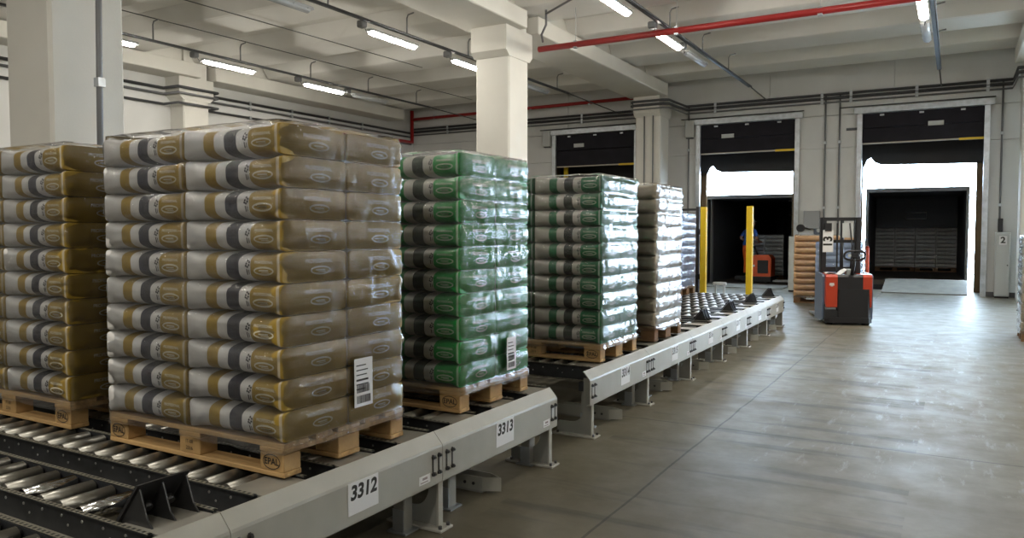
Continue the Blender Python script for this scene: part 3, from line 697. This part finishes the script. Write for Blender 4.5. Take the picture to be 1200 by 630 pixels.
# ================================================================ CONVEYORS
ZR = .5
ROLLER = MB()
ROLLER.tube((0, -.105, 0), (0, .105, 0), .030, 14, cap=True); ROLLER.cur = 1
ROLLER.tube((0, -.118, 0), (0, -.105, 0), .018, 10); ROLLER.tube((0, .105, 0), (0, .118, 0), .018, 10)
ROLLER = ROLLER.mesh('roller', [M_ROLL, M_ROLLCAP])
SHINY = mat('bright_steel_roller', (.72, .72, .72), .16, 1.0)
ROLLER_S = ROLLER.copy(); ROLLER_S.materials[0] = SHINY
X0, X1 = -6.3, -2.36
def track_mesh():
    b = MB(); L0, L1 = X0, X1
    for s in (-1, 1):
        yb = s * .122
        b.sheet([(yb + s * .022, ZR + .004), (yb, ZR + .004), (yb, ZR - .105), (yb + s * .030, ZR - .105)], 0, L0, L1, .003 * s)
    return b.mesh('track_frame', [M_TRACK])
TRK = track_mesh()
def flange(s, z, w_):
    b = MB().box(X0, X1, -w_ / 2, w_ / 2, -.001, .001); me = b.mesh('perforated_flange', [M_FLANGE]); return me
FL1, FL2 = flange(1, 0, .020), flange(1, 0, .028)
ENDP = MB().prism([(-2.56, .478), (-2.33, .490), (-2.33, .502), (-2.56, .496)], 1, -.115, .115).mesh('end_plate', [M_PLATE])
BOLTROW = MB()
for i in range(28):
    xx = X1 - .15 - i * .131
    BOLTROW.tube((xx, -.128, ZR - .03), (xx, -.124, ZR - .03), .006, 6)
    if i % 2: BOLTROW.tube((xx + .04, -.128, ZR - .06), (xx + .04, -.124, ZR - .06), .005, 6)
BOLTROW = BOLTROW.mesh('rivet_row', [mat('bright_rivet', (.6, .6, .6), .3, .9)])
POST = MB().sheet([(-.03, .0), (.03, .0), (.03, .06)], 2, .0, .40, .004).sheet([(-.03, .07), (.03, .07), (.03, .005)], 2, 0, .40, .003).mesh('support_post', [M_RAILD])
FOOT = MB().box(-.06, .06, -.02, .09, 0, .010).box(-.035, .035, -.004, .0, 0, .12).mesh('post_foot', [M_GALV])
CROSS = MB().box(-.03, .03, 0, 1.2, .30, .37).mesh('cross_beam', [M_TRACK])
def end_stop(parent, y, big=True):
    s = obj('end_stop', MB().prism([(-2.612, .478), (-2.484, .634), (-2.472, .634), (-2.596, .478)], 1, -.10, .115), mat('dark_stop_plate', (.06, .06, .062), .35, .6), parent, (0, y, 0))
    for yy in (-.092, .0, .098):
        obj('gusset', MB().prism([(-2.590, .478), (-2.478, .618), (-2.44, .52), (-2.40, .478)], 1, yy, yy + .006), mat('dark_stop_plate', (.06, .06, .062), .35, .6), s)
    obj('stop_bolt', MB().tube((-2.52, -.04, .545), (-2.50, -.04, .530), .018, 8).tube((-2.52, .05, .545), (-2.50, .05, .530), .018, 8), M_BOLT, s)
    return s
WHERE = {3310: 'just below the frame', 3311: 'at the bottom left corner', 3312: 'in front of the gold sacks', 3313: 'in front of the bright green sacks', 3314: 'in front of the dark green sacks', 3315: 'in front of the beige sacks',
  3316: 'just beyond the beige sacks', 3317: 'second beyond the beige sacks', 3318: 'third beyond the beige sacks', 3319: 'farthest, beside the yellow posts'}
LANEL = {3311: 'empty roller conveyor lane with dark end stop, bottom left corner', 3312: 'roller conveyor lane carrying both gold sack pallets', 3313: 'roller conveyor lane carrying the bright green sacks', 3314: 'roller conveyor lane carrying the dark green sacks',
  3315: 'roller conveyor lane carrying the plain beige sacks', 3316: 'empty roller conveyor lane just beyond the beige sacks', 3317: 'empty roller conveyor lane, second beyond the beige sacks', 3318: 'empty roller conveyor lane, third beyond the beige sacks', 3319: 'farthest roller conveyor lane, beside the yellow posts'}
def lane(n, py, stop, first=0):
    l = empty('conveyor_lane', (-.05 - .0125 * (py - 5.14) if n > 3313 else 0, 0, 0), label=LANEL[n], cat='conveyor', group='pallet roller conveyor lanes')
    for q, (yc_, nm) in enumerate(((py - .055, 'near'), (py + .385, 'middle'), (py + .82, 'far'))):
        t = obj('roller_track', TRK, None, l, (0, yc_, -.012))
        for s in (-1, 1):
            obj('top_flange', FL1, None, t, (0, s * .134, ZR + .0085)); obj('bottom_flange', FL2, None, t, (0, s * .140, ZR - .106 + .004))
        obj('rivet_row', BOLTROW, None, t)['kind'] = 'stuff'
        nr = int((X1 - .18 - X0) / .131)
        for i in range(nr):
            x = X1 - .20 - i * .131
            if stop and q == 2 and i < 2: continue
            obj('roller', ROLLER_S if (n, q, i) in ((3311, 2, 5), (3311, 2, 2)) else ROLLER, None, t, (x, 0, ZR - .0185))
        obj('end_plate', ENDP, None, t)
    if stop:
        end_stop(l, py + .82)
    for x in (-2.42, -4.4, -6.2):
        obj('cross_beam', CROSS, None, l, (x, py - .2, 0))
        for yy in (py - .15, py + .78):
            ps = obj('support_post', POST, None, l, (x, yy, 0)); obj('post_foot', FOOT, None, ps)
    return l
PY1 = 2.26
LANES = [(3311, PY1 - 1.33, True), (3312, PY1, False), (3313, 3.59, False)] + [(3314 + i, 5.58 + 1.325 * i, i > 1) for i in range(6)]
for n, py, st in LANES: lane(n, py, st)

# guard rails: one section per lane
BOLT = MB().tube((0, 0, 0), (.012, 0, 0), .012, 6, smooth=False).tube((.012, 0, 0), (.020, 0, 0), .006, 8).mesh('bolt', [M_BOLT])
SLOT = MB().box(-.001, .0015, -.006, .006, -.055, .055).mesh('slot', [M_INK])
def rail_section(n, y0, y1, xf, plate_y, shear=0):
    e = empty('guard_rail', (xf, y0, 0), -math.atan2(shear, y1 - y0) * -1 if shear else 0, label=f'grey steel guard rail section numbered {n}, {WHERE[n]}', cat='guard rail', group='guard rail sections')
    L = y1 - y0; pl = 'pale' 
    obj('rail_plate', MB().sheet([(-.062, .502), (-.056, .504), (-.004, .446), (0, .434), (0, .256), (-.006, .248), (-.03, .246)], 1, .002, L - .002, -.006), M_RAIL, e)
    for yb in (.035, .085, L - .085, L - .035):
        obj('slot', SLOT, None, e, (.0, yb, .355))
        for z in (.398, .312): obj('bolt', BOLT, None, e, (.0, yb, z))
    if plate_y is not None:
        s = obj('number_plate', MB().box(.0005, .0025, plate_y, plate_y + .20, .295, .437), M_PAPER, e)
        tm = text_mesh(str(n), .088, .0034, shear=.12)
        obj('number', tm, M_INK, s, (.0032, plate_y + .10, .388), (R_(90), 0, R_(90)))
    st = obj('data_sticker', MB().box(.0005, .002, L - .20, L - .11, .282, .325), M_PAPER, e)
    obj('sticker_print', MB().box(.002, .0024, L - .175, L - .135, .303, .315).box(.002, .0024, L - .19, L - .13, .289, .294), mat('grey_ink', (.3, .25, .25), .6), st)
    return e
rail_section(3310, -.80, .53, -2.25, .6); rail_section(3311, .53, 1.86, -2.25, .6)
rail_section(3312, 1.86, 3.19, -2.25, .62); rail_section(3313, 3.19, 4.50, -2.25, .53)
R2 = [5.14 + 1.325 * i for i in range(7)]; XF2 = lambda y: -2.30 - .0125 * (y - 5.14)
for i in range(6): 
    e = rail_section(3314 + i, R2[i], R2[i + 1], XF2(R2[i]), .62); e.rotation_euler.z = math.atan(.0125)
# legs of the guard rails
def leg_poly():
    p = [(0, .012), (0, .44), (-.07, .44), (-.07, .33)]
    p += [(-.07 - .0, .25)] + [(-.07 - .10 * (1 - math.cos(R_(a))), .18 - .10 * math.sin(R_(a)) + .02) for a in range(0, 91, 15)] + [(-.27, .10), (-.29, .085), (-.29, .012)]
    return p
LEGP = MB().prism(leg_poly(), 1, -.005, .005).mesh('leg_plate', [M_RAILD])
LEGF = MB().box(-.008, .004, -.02, .02, .012, .44).mesh('leg_flange', [M_RAIL])
LEGB = MB().rbox(-.31, .045, -.055, .055, 0, .014, .003).mesh('base_plate', [mat('pale_base_plate', (.46, .45, .41), .5, var=.1)])
def leg(x, y, lab):
    e = empty('rail_leg', (x - .018, y, 0), label=lab, cat='leg', group='guard rail legs')
    obj('leg_plate', LEGP, None, e); obj('leg_flange', LEGF, None, e); obj('base_plate', LEGB, None, e)
    for dx, dy in ((.025, .035), (.025, -.035), (-.27, .035), (-.27, -.035)): obj('anchor_bolt', MB().tube((dx, dy, .014), (dx, dy, .03), .010, 6), M_BOLT, e)
for y, a, b in ((.53, 3310, 3311), (1.86, 3311, 3312), (3.19, 3312, 3313)): leg(-2.25, y, f'grey leg under the near joint of the rail {WHERE[b]}')
leg(-2.25, 4.43, 'grey leg at the end of rail 3313'); leg(-2.30, 5.22, 'L-shaped grey leg at the near end of rail 3314')
for i in range(1, 6): leg(XF2(R2[i]), R2[i], f'grey leg under the near joint of the rail {WHERE[3314 + i]}')
leg(XF2(R2[6]), R2[6] - .06, 'grey leg at the far end of the last rail 3319')
# floor guide shoes under the rails
SHOE = MB().sheet([(-.60, -.05), (-.10, -.05), (.0, 0), (-.10, .05), (-.60, .05)], 2, .012, .092, .006)
SHOE.v = [(x, y, z) for x, y, z in SHOE.v]
SHOEM = SHOE.mesh('shoe_band', [M_RAIL])
for i, (n, py, st) in enumerate(LANES[1:]):
    x = -2.27 if n < 3314 else XF2(py + .2) + .0
    e = empty('floor_guide', (x, py + .20 + .02, 0), label=f'pointed grey floor guide under the rail {WHERE[n]}', cat='floor guide', group='floor guides under the rails')
    obj('shoe_band', SHOEM, None, e); obj('base_strip', MB().box(-.6, -.1, -.05, .05, 0, .012), M_RAILD, e)
    
    for q in (-.16, -.22): obj('shoe_bolt', MB().tube((q, -.056, .05), (q, -.05, .05), .01, 6), M_BOLT, e)

# ================================================================ LOADS ON THE CONVEYORS
load(-3.97, PY1 + .02, ZR, 'gold', 'pine pallet under the gold sacks at the left edge', 'gold-banded sack at left edge', FILM['a'], seed=3.1, grp='gold sacks at the left edge')
load(-2.40, PY1, ZR, 'gold', 'pine stamped pallet in front, under the nearest gold sacks', 'gold-banded sack nearest rail 3312', FILM['b'], seed=11.7, famp=1.15, grp='gold sacks nearest the camera')
load(-2.41, 3.59, ZR, 'green', 'pine stamped pallet behind rail 3313 under bright green sacks', 'bright green sack behind rail 3313', FILM['g'], seed=23.9, grp='bright green sacks')
load(-2.41, 5.58, ZR, 'dkgreen', 'pine stamped pallet behind rail 3314 under dark green sacks', 'dark green sack behind rail 3314', FILM['b'], seed=31.3, famp=1.2, grp='dark green sacks')
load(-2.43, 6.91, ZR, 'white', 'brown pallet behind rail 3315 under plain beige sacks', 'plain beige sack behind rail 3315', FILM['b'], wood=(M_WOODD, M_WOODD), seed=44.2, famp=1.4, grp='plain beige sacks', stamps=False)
load(-3.86, 12.21, ZR, 'blue', 'brown pallet mostly hidden behind the plain beige load', 'daylight-tinted wrapped sack behind beige load', FILM['b'], rows=9, wood=(M_WOODD, M_WOODD), seed=51.2, famp=1.4, cells=(('right front', -.3, .2), ('right rear', -.3, .6)), grp='daylight-tinted sacks behind the beige load', stamps=False)
# pallets standing on the floor
load(2.04, 12.9, 0, 'white', 'brown pallet on the floor at the right edge', 'wrapped pale sack at right edge', FILM['b'], rows=11 if False else 10, wood=(M_WOODD, M_WOODD), seed=61.2, famp=1.5, cells=(('left front', -.9, .2), ('left rear', -.9, .6)), grp='sacks at the right edge', stamps=False)
load(-1.86, 17.75, 0, 'peach', 'brown pallet on the floor under the peach load', 'peach-coloured sack left of the pallet truck', FILM['a'], rows=10, wood=(M_WOODD, M_WOODD), seed=71.2, famp=1.2, cells=(('left front', -.9, .2), ('right front', -.3, .2)), grp='peach sacks beside the truck', stamps=False)
load(-1.60, 17.5, 0, 'blue', 'brown pallet behind the mast of the red truck', 'daylight-tinted sack seen through the truck mast', FILM['a'], rows=9, wood=(M_WOODD, M_WOODD), seed=81.2, famp=1.2, cells=(('left front', -.9, .6), ('right front', -.9, .2)), rz=R_(90), grp='daylight-tinted sacks behind the mast', stamps=False)
# in the trailers
def in_t3(x, y): v = Matrix.Rotation(R_(2.2), 3, 'Z') @ Vector((x, y, 0)); return -.92 + v.x, 23.3 + v.y
for lx_, nm in ((-.015, 'left'), (1.2, 'right')):
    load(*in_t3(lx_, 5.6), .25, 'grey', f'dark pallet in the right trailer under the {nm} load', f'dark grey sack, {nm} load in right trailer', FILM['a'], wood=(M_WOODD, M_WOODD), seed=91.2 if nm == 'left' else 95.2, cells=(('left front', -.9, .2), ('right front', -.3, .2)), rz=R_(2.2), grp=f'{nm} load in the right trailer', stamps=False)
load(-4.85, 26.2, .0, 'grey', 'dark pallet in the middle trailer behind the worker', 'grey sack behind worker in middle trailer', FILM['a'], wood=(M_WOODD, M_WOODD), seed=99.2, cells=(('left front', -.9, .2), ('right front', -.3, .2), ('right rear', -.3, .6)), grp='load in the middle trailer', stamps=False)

# barcode sheets stuck on the film
def barcode(loc, w_, h_, lab, tilt=0):
    e = empty('shipping_label', loc, label=lab, cat='label'); e.rotation_euler = (R_(tilt), 0, 0)
    obj('paper_sheet', MB().box(0, .002, 0, w_, -h_, 0), M_PAPER, e)
    b = MB(); rs = random.Random(3)
    for k in range(6):
        z = -.03 - k * .022; b.box(.002, .0026, .012, .012 + w_ * rs.uniform(.45, .8), z - (.009 if k == 3 else .005), z)
    for z0, z1 in ((-h_ * .55, -h_ * .71), (-h_ * .77, -h_ * .93)):
        y = .015
        while y < w_ - .02:
            q = rs.choice((.002, .003, .005)); b.box(.002, .0026, y, y + q, z1, z0); y += q + rs.choice((.002, .003))
    obj('print', b, M_INK, e)
barcode((-2.372, 2.665, .945), .125, .225, 'white barcode label low on the nearest gold load', 0)
barcode((-2.372, 4.05, .88), .11, .20, 'white barcode label low on the bright green load', 0)

# ================================================================ YELLOW POSTS, FENCE, STAND
def ypost(x, y, lab):
    e = empty('yellow_post', (x, y, 0), label=lab, cat='post', group='yellow posts')
    obj('post_profile', MB().rbox(-.05, .05, -.05, .05, .012, 1.98, .008), M_YEL, e); obj('post_cap', MB().box(-.045, .045, -.045, .045, 1.98, 1.99), M_YEL, e)
    obj('base_plate', MB().box(-.1, .1, -.1, .1, 0, .012), M_YEL, e)
ypost(-3.86, 13.5, 'left yellow post behind the empty rollers'); ypost(-3.06, 13.5, 'right yellow post behind the empty rollers')
fe = empty('mesh_fence', (-4.0, 13.62, 0), label='thin dark wire mesh fence left of the yellow posts', cat='fence')
M_FENCE = mat('dark_fence', (.035, .035, .038), .5)
for x in (0, -1.45): obj('fence_post', MB().rbox(x - .03, x + .03, -.03, .03, 0, 2.0, .004), M_FENCE, fe)
obj('fence_rail', MB().box(-1.42, -.03, -.015, .015, 1.93, 1.97), M_FENCE, fe); obj('fence_rail', MB().box(-1.42, -.03, -.015, .015, .12, .16), M_FENCE, fe)
wires = MB()
for i in range(27): wires.box(-.05 - i * .051, -.047 - i * .051, -.002, .002, .14, 1.95)
for i in range(18): wires.box(-1.42, -.03, -.004, -.001, .2 + i * .1, .203 + i * .1)
obj('wire_mesh', wires, M_FENCE, fe)['kind'] = 'stuff'
for z in (.75, 1.55): obj('post_bracket', MB().box(.03, .12, -.1, -.02, z - .05, z + .05), M_BLACK, fe)
stn = empty('reflector_stand', (-3.55, 13.45, 0), label='small pale bracket standing behind the rollers between the yellow posts', cat='bracket')
obj('upright', MB().box(-.09, -.06, -.015, .015, 0, .66), M_GREYBOX, stn); obj('upright', MB().box(.06, .09, -.015, .015, 0, .66), M_GREYBOX, stn); obj('top_plate', MB().rbox(-.11, .11, -.03, .03, .62, .67, .004), M_GREYBOX, stn)

# ================================================================ ELECTRIC PALLET STACKER
M_TRED = mat('truck_red', (.52, .055, .022), .32); M_TGREY = mat('truck_blue_grey', (.13, .17, .25), .4); M_TBLK = mat('truck_black', (.016, .016, .019), .42)
def smooth_prism(m, poly, ax, a0, a1): return m.prism(poly, ax, a0, a1)
tk = empty('pallet_stacker', (-1.50, 13.78, 0), R_(20), label='red and black electric pallet stacker parked in the aisle, forks lowered', cat='pallet truck')
obj('chassis', MB().prism([(-.36, .06), (-.30, 0), (.30, 0), (.36, .06), (.36, .62), (-.36, .62)], 2, .05, .24), M_TBLK, tk)
obj('front_bumper', MB().prism([(-.37, .03), (-.31, -.03), (.31, -.03), (.37, .03), (.37, .12), (-.37, .12)], 2, .04, .13), M_TBLK, tk)
obj('front_panel', MB().prism([(-.18, .01), (-.16, -.015), (.30, -.015), (.33, .01), (.33, .1), (-.18, .1)], 2, .13, .60), M_TBLK, tk)
rl = obj('red_cover', MB().prism([(0, .30), (0, .80), (.03, .84), (.5, .84), (.56, .78), (.56, .24), (.36, .24), (.30, .33), (.20, .38), (.08, .36)], 0, -.36, -.18), M_TRED, tk)
obj('maker_mark', MB().box(-.31, -.23, -.003, .0, .66, .675).box(-.305, -.235, -.003, 0, .68, .70).box(-.29, -.25, -.003, 0, .645, .655), M_PAPER, rl)
obj('red_cover', MB().prism([(0, .55), (0, .80), (.03, .84), (.5, .84), (.56, .78), (.56, .24), (.30, .24), (.02, .30)], 0, .22, .36), M_TRED, tk)
obj('centre_hood', MB().prism([(.01, .58), (.01, .80), (.05, .835), (.5, .835), (.5, .58)], 0, -.18, .22), M_TBLK, tk)
obj('side_cover', MB().prism([(.10, .10), (.10, .80), (.14, .84), (.60, .86), (.66, .80), (.66, .06), (.2, .06)], 0, -.40, -.36), M_TGREY, tk)
obj('side_cover', MB().prism([(.10, .10), (.10, .80), (.14, .84), (.60, .86), (.66, .80), (.66, .06), (.2, .06)], 0, .36, .40), M_TGREY, tk)
for sx in (-.29, .29):
    wh = obj('castor_wheel', MB().tube((sx - .05, .10, .09), (sx + .05, .10, .09), .09, 20), M_DARK, tk); obj('wheel_hub', MB().tube((sx - .055, .10, .09), (sx + .055, .10, .09), .04, 12), M_TGREY, wh)
obj('wheel_arch', MB().prism([(-.02, .10), (-.02, .26), (.04, .34), (.16, .34), (.22, .26), (.22, .10)], 0, -.372, -.20), M_TBLK, tk)
for sx in (-.28, .28): obj('mast_upright', MB().box(sx - .045, sx + .045, .62, .74, .08, 1.80).box(sx - .03, sx + .03, .60, .62, .1, 1.78), M_TBLK, tk)
obj('mast_crossbar', MB().box(-.30, .30, .63, .72, 1.74, 1.80), M_TBLK, tk); obj('mast_crossbar', MB().box(-.30, .30, .63, .72, 1.36, 1.41), M_TBLK, tk)
obj('mast_crossbar', MB().box(-.30, .30, .63, .72, .86, .94), M_TBLK, tk)
obj('lift_cylinder', MB().tube((.03, .66, .5), (.03, .66, 1.74), .03, 12), M_TBLK, tk)
obj('lift_chain', MB().box(-.07, -.045, .61, .63, .84, 1.7), M_TBLK, tk); obj('mast_hose', MB().path([(.16, .6, .85), (.18, .58, 1.3), (.14, .6, 1.7)], .012, 6), M_TBLK, tk)
obj('mast_plate', MB().box(.02, .20, .60, .61, 1.45, 1.70), M_GREYBOX, tk)
np_ = obj('number_plate', MB().box(-.30, -.13, .58, .595, 1.20, 1.58), M_PAPER, tk)
obj('number', text_mesh('13', .20, .006), M_INK, np_, (-.215, .577, 1.38), (R_(90), R_(-90), 0))
obj('plate_clip', MB().box(-.27, -.16, .57, .6, 1.56, 1.70), M_TBLK, tk)
# tiller with its ring handle
tl = obj('tiller_arm', MB().path([(.06, .08, .82), (.06, .02, .95), (.06, -.06, 1.12)], .03, 10), M_TBLK, tk)
ring = [(.06 + .16 * math.copysign(abs(math.cos(a)) ** .7, math.cos(a)), -.07 - .02 * math.sin(a), 1.16 + .075 * math.copysign(abs(math.sin(a)) ** .7, math.sin(a))) for a in [2 * math.pi * i / 24 for i in range(25)]]
obj('tiller_ring', MB().path(ring, .018, 8), M_TBLK, tl); obj('control_head', MB().rbox(.0, .12, -.10, -.03, 1.12, 1.20, .012), M_TBLK, tl)
for sx in (-.03, .15): obj('thumb_switch', MB().tube((sx, -.09, 1.16), (sx, -.12, 1.16), .025, 12), M_GREYBOX, tl)
obj('red_button', MB().tube((.03, .3, .84), (.03, .3, .87), .03, 12), M_ORANGE, tk)
obj('display', MB().rbox(-.02, .06, .1, .2, .83, .93, .008), M_GREYBOX, tk)
for sx in (-.19, .19):
    f = obj('fork', MB().prism([(.66, .03), (.66, .42), (.70, .42), (.72, .10), (1.75, .07), (1.82, .045), (1.82, .03)], 0, sx - .08, sx + .08), mat('worn_fork_steel', (.35, .37, .40), .3, .8, var=.2), tk)
    obj('load_wheel', MB().tube((sx - .04, 1.68, .035), (sx + .04, 1.68, .035), .035, 12), M_DARK, f)
pp = MB(); 
for i in range(7):
    for j in range(3): pp.v.append((-.36 + i * .055, .06 + j * .10, .852 + .025 * math.sin(i * 1.1 + j) + (.06 if i > 4 else 0) * (i - 4) / 2))
for i in range(6):
    for j in range(2): pp.face([i * 3 + j, (i + 1) * 3 + j, (i + 1) * 3 + j + 1, i * 3 + j + 1], True)
ppo = obj('paper_sheet', pp, M_PAPER, None, (-1.50, 13.78, 0), (0, 0, R_(20))); tag(ppo, 'crumpled white paper lying on the red pallet stacker', 'paper')
md = ppo.modifiers.new('t', 'SOLIDIFY'); md.thickness = .004

# ================================================================ RIDE-ON TRUCK AND WORKER IN THE MIDDLE TRAILER
M_RO = mat('ride_on_orange', (.80, .12, .03), .4)
rt = empty('ride_on_truck', (-5.35, 24.3, 0), R_(0), label='orange ride-on pallet truck inside the middle trailer', cat='pallet truck')
obj('platform', MB().prism([(-.62, .06), (-.60, 0), (-.05, 0), (-.05, .5), (-.62, .5)], 2, .08, .20), M_TBLK, rt)
obj('truck_hood', MB().prism([(-.12, .22), (-.08, .78), (.0, .86), (.42, .86), (.50, .76), (.50, .14), (-.05, .14)], 1, -.06, .56), M_RO, rt)
obj('base_skirt', MB().prism([(-.1, -.08), (.5, -.08), (.54, -.02), (.54, .6), (-.1, .6)], 2, .04, .2), M_TBLK, rt)
obj('grab_panel', MB().rbox(.10, .42, -.075, -.06, .30, .70, .01), M_TBLK, rt)
for x in (-.02, .08): obj('tail_mark', MB().box(x - .12, x - .06, -.085, -.07, .50, .56), M_PAPER, rt)
obj('control_arm', MB().path([(.05, .2, .85), (.0, .18, 1.0), (-.05, .15, 1.10)], .03, 8), M_TBLK, rt)
obj('steering_grip', MB().path([(-.05, .02, 1.10), (-.07, .15, 1.12), (-.05, .30, 1.10)], .022, 8), M_TBLK, rt)
for x in (-.3, .4): obj('wheel', MB().tube((x, .05, .09), (x, .17, .09), .09, 16), M_DARK, rt)
for y in (.12, .42): obj('fork', MB().box(.5, 1.1, y - .07, y + .07, .04, .09), M_GALV, rt)

def person():
    P = {}; E = []; Rr = {}
    def j(n, p, r, frm=None):
        P[n] = p; Rr[n] = r
        if frm: E.append((frm, n))
    # faces +x, leaning forward; origin between the feet
    j('pelvis', (0, 0, .93), (.150, .125)); j('waist', (.02, 0, 1.08), (.140, .115), 'pelvis'); j('chest', (.09, 0, 1.28), (.170, .135), 'waist')
    j('upchest', (.13, 0, 1.41), (.145, .105), 'chest'); j('neck', (.17, 0, 1.50), (.055, .055), 'upchest'); j('head', (.20, 0, 1.58), (.082, .072), 'neck'); j('brow', (.215, 0, 1.66), (.090, .076), 'head'); j('crown', (.20, 0, 1.73), (.066, .058), 'brow')
    j('nose', (.305, 0, 1.62), (.018, .016), 'head')
    for s, n in ((1, 'l'), (-1, 'r')):
        j('sh' + n, (.12, s * .19, 1.40), (.068, .062), 'upchest'); j('el' + n, (.04, s * .33, 1.17), (.048, .048), 'sh' + n)
        j('wr' + n, (.28, s * .20, 1.06), (.032, .032), 'el' + n); j('pa' + n, (.35, s * .18, 1.07), (.038, .026), 'wr' + n)
        for k, (dy, dz, L) in enumerate(((.030, .012, .075), (.011, .016, .085), (-.010, .013, .08), (-.028, .006, .062))):
            a = (.385, s * .18 + dy, 1.075 + dz * .4); j(f'f{n}{k}', a, (.010, .010), 'pa' + n); j(f'g{n}{k}', (a[0] + L * .55, a[1], a[2] - .008), (.009, .009), f'f{n}{k}'); j(f'h{n}{k}', (a[0] + L * .6, a[1], a[2] - .042), (.008, .008), f'g{n}{k}')
        j('t' + n, (.365, s * .18 - s * .04, 1.06), (.011, .011), 'pa' + n); j('u' + n, (.41, s * .18 - s * .045, 1.045), (.009, .009), 't' + n)
        j('hip' + n, (0, s * .10, .86), (.105, .098), 'pelvis'); j('kn' + n, (.04 + .03 * s, s * .115, .48), (.072, .068), 'hip' + n); j('an' + n, (-.02 + .06 * s, s * .12, .09), (.050, .048), 'kn' + n)
        j('he' + n, (-.04 + .06 * s, s * .12, .045), (.045, .04), 'an' + n); j('to' + n, (.15 + .06 * s, s * .13, .035), (.040, .030), 'an' + n)
    names = list(P); me = bpy.data.meshes.new('person'); me.from_pydata([P[n] for n in names], [(names.index(a), names.index(b)) for a, b in E], [])
    o = bpy.data.objects.new('person', me); COL.objects.link(o)
    o.modifiers.new('s', 'SKIN'); sk = me.skin_vertices[0].data
    for i, n in enumerate(names): sk[i].radius = Rr[n]; sk[i].use_root = n == 'pelvis'
    sb = o.modifiers.new('d', 'SUBSURF'); sb.levels = 2; sb.render_levels = 2
    dg = bpy.context.evaluated_depsgraph_get(); m2 = bpy.data.meshes.new_from_object(o.evaluated_get(dg)); bpy.data.objects.remove(o)
    for m in (M_SKIN, mat('blue_tshirt', (.05, .15, .55), .8), mat('orange_trousers', (.95, .17, .03), .8), mat('dark_shoes', (.02, .02, .02), .6), mat('dark_hair', (.03, .02, .015), .7)): m2.materials.append(m)
    for p in m2.polygons:
        c = p.center; p.use_smooth = True; arm = abs(c.y) > .165
        k = 3 if c.z < .10 else 2 if c.z < .97 and not (c.x > .2) else 1 if (c.z < 1.475 and not (arm and c.z < 1.24) and c.x < .30 and not (c.x > .2 and c.z < 1.2)) else 0
        if c.z > 1.60 and (c.x < .19 or c.z > 1.70): k = 4
        p.material_index = k
    return m2
wk = obj('person', person(), None, None, (-5.60, 24.42, .20), (0, 0, R_(62)))
tag(wk, 'worker in blue shirt and orange trousers standing on the ride-on truck', 'person')
capm = MB()
for k in range(5):
    a = k / 4 * math.pi / 2
    for i in range(16): t = 2 * math.pi * i / 16; capm.v.append((.205 + .098 * math.cos(a) * math.cos(t), .085 * math.cos(a) * math.sin(t), 1.69 + .085 * math.sin(a)))
for k in range(4):
    for i in range(16): capm.face([k * 16 + i, k * 16 + (i + 1) % 16, (k + 1) * 16 + (i + 1) % 16, (k + 1) * 16 + i], True)
capm.prism([(.28, -.07), (.37, -.05), (.40, 0), (.37, .05), (.28, .07)], 2, 1.685, 1.695)
obj('cap', capm, M_PAPER, wk)
for sx in (-1, 1): obj('eye', MB().tube((.298, sx * .032, 1.645), (.302, sx * .032, 1.645), .011, 10), M_DARK, wk)
